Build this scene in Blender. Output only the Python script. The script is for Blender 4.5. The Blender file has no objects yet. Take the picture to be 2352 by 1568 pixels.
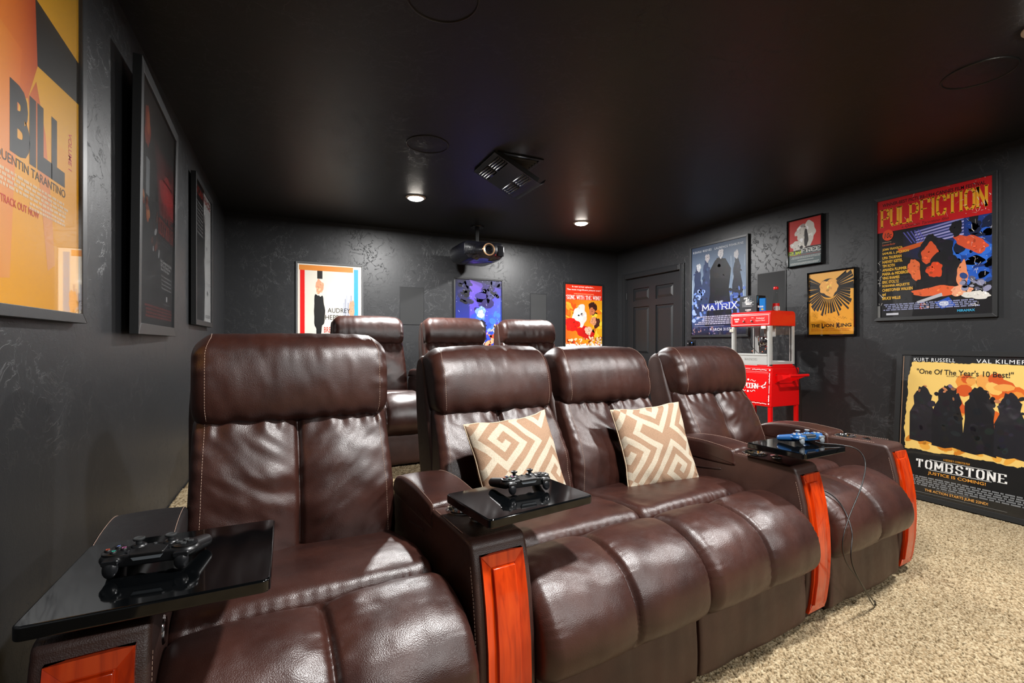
import bpy, bmesh, math, random
import numpy as np
from mathutils import Vector, Matrix
random.seed(7)
rng = np.random.default_rng(7)
C = bpy.context.scene.collection
PI = math.pi

# ------------------------------------------------------------------ camera, world, lamps, exposure
YAW = math.radians(25.2)
CAM_H = 1.135
cam = bpy.data.cameras.new('camera'); cam.sensor_width = 36.0; cam.lens = 1080 / 2352 * 36
cam.shift_y = 3 / 2352; cam.clip_start = 0.02
camo = bpy.data.objects.new('camera', cam); C.objects.link(camo)
camo.location = (0, 0, CAM_H); camo.rotation_euler = (PI / 2, 0, -YAW)
bpy.context.scene.camera = camo
w = bpy.data.worlds.new('world'); bpy.context.scene.world = w; w.use_nodes = True
w.node_tree.nodes['Background'].inputs[0].default_value = (0, 0, 0, 1)
w.node_tree.nodes['Background'].inputs[1].default_value = 0
vs = bpy.context.scene.view_settings
bpy.context.scene.display_settings.display_device = 'sRGB'
vs.view_transform = 'Standard'; vs.look = 'None'; vs.gamma = 1; vs.use_curve_mapping = False
vs.exposure = 1.15
# room extents
XL, XR, YB, YF, ZC = -0.5975, 4.23, 5.44, -2.6, 2.44
LAMPS = [(1.015, 4.186, 52), (2.854, 4.30, 50), (1.02, 0.80, 36), (2.82, 0.80, 30), (1.02, -1.75, 32), (2.80, -1.75, 32)]  # last two, behind the camera, are added fill in downlight form
for i, (x, y, p) in enumerate(LAMPS):
    l = bpy.data.lights.new('downlight_or_fill_bulb', 'AREA'); l.shape = 'DISK'; l.size = 0.13
    l.energy = p; l.color = (1.0, 0.99, 0.975); l.spread = PI
    lo = bpy.data.objects.new('downlight_or_fill_bulb', l); C.objects.link(lo); lo.location = (x, y, ZC - 0.034)
cy = bpy.context.scene.cycles
cy.max_bounces = 7; cy.diffuse_bounces = 4; cy.glossy_bounces = 4; cy.transparent_max_bounces = 8
cy.transmission_bounces = 5; cy.caustics_reflective = False; cy.caustics_refractive = False
cy.sample_clamp_indirect = 3.0; cy.blur_glossy = 0.5

# ------------------------------------------------------------------ helpers
def lin(c):
    if isinstance(c, str):
        c = c.lstrip('#'); c = [int(c[i:i + 2], 16) / 255 for i in (0, 2, 4)]
    return tuple((v / 12.92 if v <= 0.04045 else ((v + 0.055) / 1.055) ** 2.4) for v in c)

def mat(name, col, rough=0.5, metal=0.0, spec=0.5, coat=0.0, coat_rough=0.05, emit=None, es=0.0):
    m = bpy.data.materials.new(name); m.use_nodes = True
    b = m.node_tree.nodes['Principled BSDF']
    b.inputs['Base Color'].default_value = (*lin(col), 1)
    b.inputs['Roughness'].default_value = rough; b.inputs['Metallic'].default_value = metal
    b.inputs['Specular IOR Level'].default_value = spec
    b.inputs['Coat Weight'].default_value = coat; b.inputs['Coat Roughness'].default_value = coat_rough
    if emit: b.inputs['Emission Color'].default_value = (*lin(emit), 1); b.inputs['Emission Strength'].default_value = es
    return m

def N(m, t, **kw):
    n = m.node_tree.nodes.new(t)
    for k, v in kw.items():
        if k.startswith('i_'): n.inputs[k[2:].replace('_', ' ')].default_value = v
        else: setattr(n, k, v)
    return n
def LK(m, a, b): m.node_tree.links.new(a, b)
def BS(m): return m.node_tree.nodes['Principled BSDF']

def ramp(m, src, stops):
    r = N(m, 'ShaderNodeValToRGB'); e = r.color_ramp.elements
    while len(e) < len(stops): e.new(0.5)
    for k, (p, c) in enumerate(stops): e[k].position = p; e[k].color = (*c, 1)
    LK(m, src, r.inputs[0]); return r

def noisebump(m, layers, coord='Object', dist=0.001):
    """layers: (scale, detail, strength) summed into one bump"""
    tc = N(m, 'ShaderNodeTexCoord'); last = None
    for sc, det, st, dd in layers:
        n = N(m, 'ShaderNodeTexNoise', i_Scale=sc, i_Detail=det)
        LK(m, tc.outputs[coord], n.inputs['Vector'])
        b = N(m, 'ShaderNodeBump', i_Strength=st, i_Distance=dd)
        LK(m, n.outputs['Fac'], b.inputs['Height'])
        if last: LK(m, last.outputs[0], b.inputs['Normal'])
        last = b
    LK(m, last.outputs[0], BS(m).inputs['Normal'])
    return last

def link(name, me, m=None, parent=None, loc=None, rot=None, smooth=True, angle=40, bevel=0, seg=2):
    o = bpy.data.objects.new(name, me); C.objects.link(o)
    if m is not None:
        for mm in (m if isinstance(m, (list, tuple)) else [m]): me.materials.append(mm)
    if parent is not None: o.parent = parent
    if loc: o.location = loc
    if rot: o.rotation_euler = rot
    if smooth and len(me.polygons):
        me.shade_smooth()
        if angle < 180: me.set_sharp_from_angle(angle=math.radians(angle))
    if bevel:
        b = o.modifiers.new('bevel', 'BEVEL'); b.width = bevel; b.segments = seg; b.limit_method = 'ANGLE'; b.angle_limit = math.radians(40)
        b.harden_normals = False
    return o

class MB:
    def __init__(s): s.v = []; s.f = []
    def add(s, vs, fs):
        o = len(s.v); s.v += [tuple(v) for v in vs]; s.f += [tuple(i + o for i in f) for f in fs]; return s
    def box(s, x0, x1, y0, y1, z0, z1, M=None):
        vs = [(x, y, z) for z in (z0, z1) for y in (y0, y1) for x in (x0, x1)]
        if M is not None: vs = [tuple(M @ Vector(v)) for v in vs]
        return s.add(vs, [(0, 2, 3, 1), (4, 5, 7, 6), (0, 1, 5, 4), (2, 6, 7, 3), (0, 4, 6, 2), (1, 3, 7, 5)])
    def lathe(s, prof, n=24, M=None, cap=True):
        vs = []; k = len(prof)
        for i in range(n):
            a = 2 * PI * i / n
            for r, z in prof: vs.append((r * math.cos(a), r * math.sin(a), z))
        if M is not None: vs = [tuple(M @ Vector(v)) for v in vs]
        fs = []
        for i in range(n):
            j = (i + 1) % n
            for q in range(k - 1): fs.append((i * k + q, j * k + q, j * k + q + 1, i * k + q + 1))
        if cap:
            if prof[0][0] > 1e-6: fs.append(tuple(i * k for i in reversed(range(n))))
            if prof[-1][0] > 1e-6: fs.append(tuple(i * k + k - 1 for i in range(n)))
        return s.add(vs, fs)
    def prism(s, pts, z0, z1, M=None):
        n = len(pts); vs = [(x, y, z0) for x, y in pts] + [(x, y, z1) for x, y in pts]
        if M is not None: vs = [tuple(M @ Vector(v)) for v in vs]
        return s.add(vs, [tuple(reversed(range(n))), tuple(range(n, 2 * n))] + [(i, (i + 1) % n, (i + 1) % n + n, i + n) for i in range(n)])
    def tube(s, pts, r, n=8, closed=False):
        P = [Vector(p) for p in pts]; vs = []; K = len(P); up = Vector((0, 0, 1)); last = None
        for i, p in enumerate(P):
            a = P[(i - 1) % K] if (closed or i > 0) else p; b = P[(i + 1) % K] if (closed or i < K - 1) else p
            t = (b - a).normalized()
            if last is None: x = t.cross(up if abs(t.z) < 0.9 else Vector((1, 0, 0))).normalized()
            else: x = (last - t * last.dot(t)).normalized()
            last = x; y = t.cross(x)
            rr = r[i] if isinstance(r, (list, tuple)) else r
            for q in range(n):
                an = 2 * PI * q / n; vs.append(tuple(p + (x * math.cos(an) + y * math.sin(an)) * rr))
        fs = []
        for i in range(K if closed else K - 1):
            j = (i + 1) % K
            for q in range(n): fs.append((i * n + q, i * n + (q + 1) % n, j * n + (q + 1) % n, j * n + q))
        if not closed: fs += [tuple(reversed(range(n))), tuple(range((K - 1) * n, K * n))]
        return s.add(vs, fs)
    def mesh(s, name='m'):
        me = bpy.data.meshes.new(name); me.from_pydata(s.v, [], s.f); me.update()
        bm = bmesh.new(); bm.from_mesh(me); bmesh.ops.recalc_face_normals(bm, faces=bm.faces); bm.to_mesh(me); bm.free()
        return me
    def o(s, name, m, parent=None, **k): return link(name, s.mesh(name), m, parent, **k)

def T(x=0, y=0, z=0): return Matrix.Translation((x, y, z))
def RX(a): return Matrix.Rotation(a, 4, 'X')
def RY(a): return Matrix.Rotation(a, 4, 'Y')
def RZ(a): return Matrix.Rotation(a, 4, 'Z')

def thing(name, label, cat, loc=(0, 0, 0), rot=(0, 0, 0), group=None):
    o = bpy.data.objects.new(name, None); C.objects.link(o); o.empty_display_size = 0.05
    o.location = loc; o.rotation_euler = rot
    return tag(o, label, cat, group)
def tag(o, label, cat=None, group=None, kind=None):
    if label: o['label'] = label
    if cat: o['category'] = cat
    if group: o['group'] = group
    if kind: o['kind'] = kind
    return o
def struct(o, label=None):
    o['kind'] = 'structure'
    if label: o['label'] = label
    return o
def dup(root, label, loc=None, rot=None, group=None):
    r = root.copy(); C.objects.link(r)
    if loc is not None: r.location = loc
    if rot is not None: r.rotation_euler = rot
    r['label'] = label
    if group: r['group'] = group
    for ch in list(root.children):
        c = ch.copy(); C.objects.link(c); c.parent = r
        for g in ch.children:
            d = g.copy(); C.objects.link(d); d.parent = c
    return r

# numpy value noise
_H = rng.random((64, 64, 64))
def vnoise(x, y, z=0):
    x, y, z = np.broadcast_arrays(np.asarray(x, float), np.asarray(y, float), np.asarray(z, float))
    xi, yi, zi = np.floor(x).astype(int), np.floor(y).astype(int), np.floor(z).astype(int)
    f = lambda t: t * t * t * (t * (t * 6 - 15) + 10)
    u, v, w_ = f(x - xi), f(y - yi), f(z - zi)
    g = lambda a, b, c: _H[(xi + a) % 64, (yi + b) % 64, (zi + c) % 64]
    l = lambda a, b, t: a + (b - a) * t
    return l(l(l(g(0,0,0), g(1,0,0), u), l(g(0,1,0), g(1,1,0), u), v), l(l(g(0,0,1), g(1,0,1), u), l(g(0,1,1), g(1,1,1), u), v), w_) * 2 - 1

def loop_smooth(ctrl, M):
    P = np.array(ctrl, float); n = len(P); out = []
    for i in range(n):
        p0, p1, p2, p3 = P[i - 1], P[i], P[(i + 1) % n], P[(i + 2) % n]
        for t in np.linspace(0, 1, 24, endpoint=False):
            out.append(0.5 * ((2 * p1) + (-p0 + p2) * t + (2 * p0 - 5 * p1 + 4 * p2 - p3) * t * t + (-p0 + 3 * p1 - 3 * p2 + p3) * t ** 3))
    out = np.array(out); d = np.r_[0, np.cumsum(np.hypot(*(np.roll(out, -1, 0) - out).T))]
    o2 = np.vstack([out, out[:1]]); s = np.linspace(0, d[-1], M, endpoint=False)
    Q = np.c_[np.interp(s, d, o2[:, 0]), np.interp(s, d, o2[:, 1])]
    area = 0.5 * np.sum(Q[:, 0] * np.roll(Q[:, 1], -1) - np.roll(Q[:, 0], -1) * Q[:, 1])
    if area < 0: Q = Q[::-1].copy()
    t = np.roll(Q, -1, 0) - np.roll(Q, 1, 0); t /= np.hypot(*t.T)[:, None]
    return Q, np.c_[t[:, 1], -t[:, 0]]

def soft(ctrl, hw, re, M=110, nU=56, ne=9, disp=None, wf=None, sharp=False):
    """upholstered volume: closed side profile (y,z) stretched along x, ends rolled over with radius re"""
    if sharp:
        Q = np.array(ctrl, float)
        area = 0.5 * np.sum(Q[:, 0] * np.roll(Q[:, 1], -1) - np.roll(Q[:, 0], -1) * Q[:, 1])
        if area < 0: Q = Q[::-1].copy()
        t = np.roll(Q, -1, 0) - np.roll(Q, 1, 0); t /= np.hypot(*t.T)[:, None]; NN = np.c_[t[:, 1], -t[:, 0]]
    else: Q, NN = loop_smooth(ctrl, M)
    M = len(Q)
    st = []
    for k in range(ne): a = PI / 2 * (1 - k / ne); st.append((-(hw - re) - re * math.sin(a), re * (1 - math.cos(a)), math.cos(a)))
    for x in np.linspace(-(hw - re), hw - re, nU): st.append((x, 0, 1))
    for k in range(1, ne + 1): a = PI / 2 * k / ne; st.append((hw - re + re * math.sin(a), re * (1 - math.cos(a)), math.cos(a)))
    X = np.array([s[0] for s in st])[:, None] * np.ones((1, M)); I = np.array([s[1] for s in st])[:, None]; F = np.array([s[2] for s in st])[:, None]
    Yv = Q[None, :, 0] - NN[None, :, 0] * I; Zv = Q[None, :, 1] - NN[None, :, 1] * I
    if disp is not None:
        d = disp(X, X / hw, Q[None, :, 0] + 0 * X, Q[None, :, 1] + 0 * X, NN[None, :, 0] + 0 * X, NN[None, :, 1] + 0 * X) * (0.25 + 0.75 * F)
        Yv = Yv + NN[None, :, 0] * d; Zv = Zv + NN[None, :, 1] * d
    if wf is not None: X = X * wf(Zv)
    G = np.stack([X, Yv, Zv], -1); nI = len(st)
    verts = G.reshape(-1, 3).tolist(); faces = []
    for i in range(nI - 1):
        for j in range(M):
            j2 = (j + 1) % M; faces.append((i * M + j, i * M + j2, (i + 1) * M + j2, (i + 1) * M + j))
    for i, rev in ((0, 1), (nI - 1, 0)):
        c = G[i].mean(0); ci = len(verts); verts.append(c.tolist())
        for j in range(M):
            j2 = (j + 1) % M; a, b = i * M + j, i * M + j2
            faces.append((ci, b, a) if rev else (ci, a, b))
    b = MB(); b.v = [tuple(v) for v in verts]; b.f = faces
    b.G = G; b.NN = NN; b.Q = Q; b.X = np.array([s[0] for s in st])
    return b

def stitches(b, xs, sel, name, m, parent, step=0.009, ln=0.006, r=0.0008):
    """thread dashes along the profile at cross-positions xs; sel(y,z,ny,nz)->mask of the profile"""
    out = MB()
    for x in xs:
        i = int(np.argmin(abs(b.X - x))); P = b.G[i]
        ok = [j for j in range(len(P)) if sel(b.Q[j, 0], b.Q[j, 1], b.NN[j, 0], b.NN[j, 1])]
        if not ok: continue
        # contiguous order
        k0 = 0
        for q in range(len(ok)):
            if (ok[q] - ok[q - 1]) % len(P) != 1: k0 = q
        ok = ok[k0:] + ok[:k0]
        pts = np.array([P[j] + np.array([0, b.NN[j, 0], b.NN[j, 1]]) * 0.0006 for j in ok])
        dash(out, pts, step, ln, r)
    return tag(out.o(name, m, parent, smooth=False), None, kind='stuff')

def dash(out, pts, step=0.009, ln=0.006, r=0.0008):
    pts = np.array(pts, float); d = np.r_[0, np.cumsum(np.linalg.norm(np.diff(pts, axis=0), axis=1))]
    f = lambda s: np.array([np.interp(s, d, pts[:, k]) for k in range(3)])
    s = 0.0
    while s + ln < d[-1]:
        a, c = f(s), f(s + ln); t = c - a; t /= (np.linalg.norm(t) + 1e-9)
        up = np.array([0, 0, 1.0]) if abs(t[2]) < 0.8 else np.array([0, 1.0, 0])
        u = np.cross(t, up); u /= np.linalg.norm(u); v = np.cross(t, u)
        vs = [p + (u * sx + v * sy) * r for p in (a, c) for sx, sy in ((1, 0), (0, 1), (-1, 0), (0, -1))]
        out.add(vs, [(0, 1, 2, 3), (7, 6, 5, 4)] + [(q, q + 4, (q + 1) % 4 + 4, (q + 1) % 4) for q in range(4)])
        s += step

# ------------------------------------------------------------------ materials
def leather(name, base, hi, rough=0.36):
    m = mat(name, base, rough, spec=0.62)
    tc = N(m, 'ShaderNodeTexCoord')
    n1 = N(m, 'ShaderNodeTexNoise', i_Scale=7.0, i_Detail=4.0); LK(m, tc.outputs['Object'], n1.inputs['Vector'])
    r = ramp(m, n1.outputs['Fac'], [(0.3, lin(base)), (0.72, lin(hi))]); LK(m, r.outputs[0], BS(m).inputs['Base Color'])
    vo = N(m, 'ShaderNodeTexVoronoi', i_Scale=420.0, feature='F1'); LK(m, tc.outputs['Object'], vo.inputs['Vector'])
    b1 = N(m, 'ShaderNodeBump', i_Strength=0.35, i_Distance=0.0009); LK(m, vo.outputs['Distance'], b1.inputs['Height'])
    n2 = N(m, 'ShaderNodeTexNoise', i_Scale=55.0, i_Detail=3.0); LK(m, tc.outputs['Object'], n2.inputs['Vector'])
    b2 = N(m, 'ShaderNodeBump', i_Strength=0.22, i_Distance=0.0012); LK(m, n2.outputs['Fac'], b2.inputs['Height']); LK(m, b1.outputs[0], b2.inputs['Normal'])
    LK(m, b2.outputs[0], BS(m).inputs['Normal'])
    rr = N(m, 'ShaderNodeMapRange', i_To_Min=rough - 0.05, i_To_Max=rough + 0.1); LK(m, n2.outputs['Fac'], rr.inputs['Value']); LK(m, rr.outputs[0], BS(m).inputs['Roughness'])
    return m
M_LEA = leather('brown_leather', '#2a1511', '#3e221b', 0.34)
M_VINYL = leather('brown_side_leather', '#2b1611', '#3f251d', 0.46)
M_THREAD = mat('tan_thread', '#a98d7d', 0.7)
M_PIPE = mat('dark_brown_piping', '#2a1b18', 0.4)
M_UNDER = mat('black_underside', '#0c0b0b', 0.8)
M_CHROME = mat('chrome', '#c9c9c9', 0.12, metal=1)
M_BGLOSS = mat('black_gloss_plastic', '#050607', 0.06, spec=0.6)
M_BPL = mat('black_plastic', '#0c0c0d', 0.35)
M_BPL2 = mat('soft_black_plastic', '#101112', 0.32)
M_GREY = mat('dark_grey_rubber', '#2a2c2d', 0.55)
M_FRAME = mat('black_poster_frame', '#161718', 0.42); noisebump(M_FRAME, [(400, 2, 0.25, 0.0006)])
M_BLACK = mat('flat_black', '#050505', 0.7)
M_RED = mat('red_enamel', '#d80a0c', 0.28, coat=0.4)
M_WHITE = mat('white_print', '#e9e4dc', 0.5)
M_STEEL = mat('brushed_aluminium', '#c9cac6', 0.36, metal=0.35)
M_GLASS = bpy.data.materials.new('clear_glass_pane'); M_GLASS.use_nodes = True
def glassify(m, tint=(0.97, 0.97, 0.97), refl=0.022):
    nt = m.node_tree; nt.nodes.clear()
    o = nt.nodes.new('ShaderNodeOutputMaterial'); t = nt.nodes.new('ShaderNodeBsdfTransparent'); t.inputs[0].default_value = (*tint, 1)
    g = nt.nodes.new('ShaderNodeBsdfGlossy'); g.inputs['Roughness'].default_value = 0.02
    lw = nt.nodes.new('ShaderNodeLayerWeight'); pw_ = nt.nodes.new('ShaderNodeMath'); pw_.operation = 'POWER'; pw_.inputs[1].default_value = 4.5
    nt.links.new(lw.outputs['Facing'], pw_.inputs[0]); lw.inputs[0].default_value = 0.5
    fr = nt.nodes.new('ShaderNodeMath'); fr.operation = 'MULTIPLY_ADD'; fr.inputs[1].default_value = 1 - refl; fr.inputs[2].default_value = refl; nt.links.new(pw_.outputs[0], fr.inputs[0])
    mx = nt.nodes.new('ShaderNodeMixShader')
    nt.links.new(fr.outputs[0], mx.inputs[0]); nt.links.new(t.outputs[0], mx.inputs[1]); nt.links.new(g.outputs[0], mx.inputs[2]); nt.links.new(mx.outputs[0], o.inputs[0])
glassify(M_GLASS)
# red cherry wood
M_WOOD = mat('red_cherry_wood', '#a8330c', 0.22, coat=0.6, coat_rough=0.06)
tc = N(M_WOOD, 'ShaderNodeTexCoord'); mp = N(M_WOOD, 'ShaderNodeMapping'); mp.inputs['Scale'].default_value = (60, 60, 2.4)
LK(M_WOOD, tc.outputs['Object'], mp.inputs[0]); nw = N(M_WOOD, 'ShaderNodeTexNoise', i_Scale=1.0, i_Detail=5.0, i_Distortion=0.6); LK(M_WOOD, mp.outputs[0], nw.inputs['Vector'])
r = ramp(M_WOOD, nw.outputs['Fac'], [(0.25, lin('#962505')), (0.5, lin('#c23808')), (0.8, lin('#d2460e'))]); LK(M_WOOD, r.outputs[0], BS(M_WOOD).inputs['Base Color'])
# black plaster walls, hand-trowelled
def plaster(name, col, bump=0.5, rough=0.42):
    m = mat(name, col, rough, spec=0.42)
    tc = N(m, 'ShaderNodeTexCoord')
    n0 = N(m, 'ShaderNodeTexNoise', i_Scale=2.2, i_Detail=3.0); LK(m, tc.outputs['Object'], n0.inputs['Vector'])
    n1 = N(m, 'ShaderNodeTexNoise', i_Scale=9.0, i_Detail=8.0, i_Roughness=0.62, i_Distortion=0.7); LK(m, tc.outputs['Object'], n1.inputs['Vector'])
    # thin ridges where the noise crosses 0.5, only in patches
    a = N(m, 'ShaderNodeMath', operation='SUBTRACT'); LK(m, n1.outputs['Fac'], a.inputs[0]); a.inputs[1].default_value = 0.5
    ab = N(m, 'ShaderNodeMath', operation='ABSOLUTE'); LK(m, a.outputs[0], ab.inputs[0])
    rd = N(m, 'ShaderNodeMapRange', i_From_Min=0.0, i_From_Max=0.014, i_To_Min=1.0, i_To_Max=0.0); LK(m, ab.outputs[0], rd.inputs['Value'])
    pm = N(m, 'ShaderNodeMapRange', i_From_Min=0.40, i_From_Max=0.62); LK(m, n0.outputs['Fac'], pm.inputs['Value'])
    mu = N(m, 'ShaderNodeMath', operation='MULTIPLY'); LK(m, rd.outputs[0], mu.inputs[0]); LK(m, pm.outputs[0], mu.inputs[1])
    n3 = N(m, 'ShaderNodeTexNoise', i_Scale=30.0, i_Detail=4.0); LK(m, tc.outputs['Object'], n3.inputs['Vector'])
    b0 = N(m, 'ShaderNodeBump', i_Strength=0.12 * bump * 2, i_Distance=0.006); LK(m, n3.outputs['Fac'], b0.inputs['Height'])
    b1 = N(m, 'ShaderNodeBump', i_Strength=bump, i_Distance=0.0035); LK(m, mu.outputs[0], b1.inputs['Height']); LK(m, b0.outputs[0], b1.inputs['Normal'])
    n4 = N(m, 'ShaderNodeTexNoise', i_Scale=260.0, i_Detail=1.0); LK(m, tc.outputs['Object'], n4.inputs['Vector'])
    b2 = N(m, 'ShaderNodeBump', i_Strength=0.25, i_Distance=0.0008); LK(m, n4.outputs['Fac'], b2.inputs['Height']); LK(m, b1.outputs[0], b2.inputs['Normal'])
    LK(m, b2.outputs[0], BS(m).inputs['Normal'])
    return m
M_WALL = plaster('black_trowelled_plaster', '#212224', 0.30, 0.42)
M_CEIL = plaster('black_ceiling_paint', '#17181a', 0.25, 0.45)
M_SATIN = mat('satin_black_paint', '#1a1b1d', 0.42, spec=0.35)
# carpet
M_CARPET = mat('beige_shag_carpet', '#b39a7c', 0.95, spec=0.1)
tc = N(M_CARPET, 'ShaderNodeTexCoord'); n1 = N(M_CARPET, 'ShaderNodeTexNoise', i_Scale=190.0, i_Detail=2.0); LK(M_CARPET, tc.outputs['Object'], n1.inputs['Vector'])
n2 = N(M_CARPET, 'ShaderNodeTexNoise', i_Scale=9.0, i_Detail=3.0); LK(M_CARPET, tc.outputs['Object'], n2.inputs['Vector'])
r1 = ramp(M_CARPET, n1.outputs['Fac'], [(0.36, lin('#483829')), (0.47, lin('#877456')), (0.62, lin('#a8977b'))])
r2 = ramp(M_CARPET, n2.outputs['Fac'], [(0.3, lin('#d6d2cc')), (0.7, lin('#ffffff'))])
mx = N(M_CARPET, 'ShaderNodeMixRGB', blend_type='MULTIPLY'); mx.inputs[0].default_value = 1; LK(M_CARPET, r1.outputs[0], mx.inputs[1]); LK(M_CARPET, r2.outputs[0], mx.inputs[2])
LK(M_CARPET, mx.outputs[0], BS(M_CARPET).inputs['Base Color'])
bb = N(M_CARPET, 'ShaderNodeBump', i_Strength=0.9, i_Distance=0.006); LK(M_CARPET, n1.outputs['Fac'], bb.inputs['Height']); LK(M_CARPET, bb.outputs[0], BS(M_CARPET).inputs['Normal'])

# ------------------------------------------------------------------ room shell
def slab(name, x0, x1, y0, y1, z0, z1, m):
    return struct(MB().box(x0, x1, y0, y1, z0, z1).o(name, m, smooth=False))
slab('floor', XL - .1, XR + .1, YF - .1, YB + .1, -0.1, 0, M_CARPET)
slab('ceiling', XL - .1, XR + .1, YF - .1, YB + .1, ZC, ZC + .1, M_CEIL)
slab('wall_left', XL - .1, XL, YF, YB, 0, ZC, M_WALL)
slab('wall_back', XL - .1, XR + .1, YB, YB + .1, 0, ZC, M_WALL)
slab('wall_front', XL - .1, XR + .1, YF - .1, YF, 0, ZC, M_WALL)
# right wall with the door opening
DY0, DY1, DZ = 4.25, 5.254, 2.01
w = MB()
w.box(XR, XR + .1, YF, DY0, 0, ZC); w.box(XR, XR + .1, DY1, YB, 0, ZC); w.box(XR, XR + .1, DY0, DY1, DZ, ZC)
struct(w.o('wall_right', M_WALL, smooth=False))
RIS = 0.25
struct(MB().box(XL, 2.75, 2.98, YB, 0, RIS).o('floor_riser', M_CARPET, bevel=0.015), 'carpeted step carrying the back row of recliners')
# door
d = bpy.data.objects.new('door_1', None); C.objects.link(d); d.location = (XR + .02, 0, 0); struct(d, 'black six panel door on the right wall')
pw = [(DY0 + .13, DY0 + .44), (DY1 - .44, DY1 - .13)]; ph = [(0.2, 0.82), (0.98, 1.62), (1.70, 1.87)]
slabm = MB(); ys = [DY0 + .003, pw[0][0], pw[0][1], pw[1][0], pw[1][1], DY1 - .003]
zs = [0.01] + [z for p in ph for z in p] + [DZ - .003]
for i in range(5):
    for j in range(len(zs) - 1):
        if i in (1, 3) and j % 2 == 1: slabm.box(0.016, 0.04, ys[i], ys[i + 1], zs[j], zs[j + 1])
        else: slabm.box(0.0, 0.04, ys[i], ys[i + 1], zs[j], zs[j + 1])
tag(slabm.o('door_slab', M_SATIN, d, smooth=False), None)
for (a, b) in pw:
    for (z0, z1) in ph:
        q = MB(); i = 0.018; k = 0.045
        V = [(0.014, a + i, z0 + i), (0.014, b - i, z0 + i), (0.014, b - i, z1 - i), (0.014, a + i, z1 - i), (0.003, a + k, z0 + k), (0.003, b - k, z0 + k), (0.003, b - k, z1 - k), (0.003, a + k, z1 - k), (0.02, a + i, z0 + i), (0.02, b - i, z0 + i), (0.02, b - i, z1 - i), (0.02, a + i, z1 - i)]
        q.add(V, [(4, 5, 6, 7), (8, 11, 10, 9)] + [(n, (n + 1) % 4, (n + 1) % 4 + 4, n + 4) for n in range(4)] + [(n, n + 8, (n + 1) % 4 + 8, (n + 1) % 4) for n in range(4)])
        q.o('door_panel', M_SATIN, d, smooth=False)
for z in (0.25, 1.0, 1.78):
    MB().lathe([(0.006, -.045), (0.006, .045)], 10, T(-0.008, DY1 - .002, z)).o('hinge', M_SATIN, d)
kn = MB().lathe([(0.0, 0.0), (0.028, 0.0), (0.028, 0.006), (0.011, 0.012), (0.011, 0.035), (0.026, 0.042), (0.029, 0.058), (0.018, 0.068), (0.0, 0.07)], 20, T(0, DY0 + .07, 0.93) @ RY(-PI / 2)).o('door_knob', M_BPL, d)
tr = MB()
for (y0, y1, z0, z1) in ((DY0 - .075, DY0 - .004, 0, DZ + .075), (DY1 + .004, DY1 + .075, 0, DZ + .075), (DY0 - .004, DY1 + .004, DZ + .004, DZ + .075)):
    tr.box(XR - .016, XR + .01, y0, y1, z0, z1)
    tr.box(XR - .024, XR - .016, y0 + .012, y1 - .03 if z0 == 0 else y1 - .01, z0, z1 - .012)
struct(tr.o('trim_1', M_SATIN, smooth=False, bevel=0.003), 'black door casing')
# ------------------------------------------------------------------ recliners
TH = math.radians(4.75); OX, OY = -0.313, 1.066
def row(u, v, z=0.0): return (OX + u * math.cos(TH) - v * math.sin(TH), OY + u * math.sin(TH) + v * math.cos(TH), z)
gs = lambda x, s: np.exp(-(x / s) ** 2)
def puff(X): return np.clip(1 - np.abs(2 * np.abs(X) - 1) ** 2.6, 0, 1)     # two quilted halves
SH = 0.318   # half width of a seat

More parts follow.
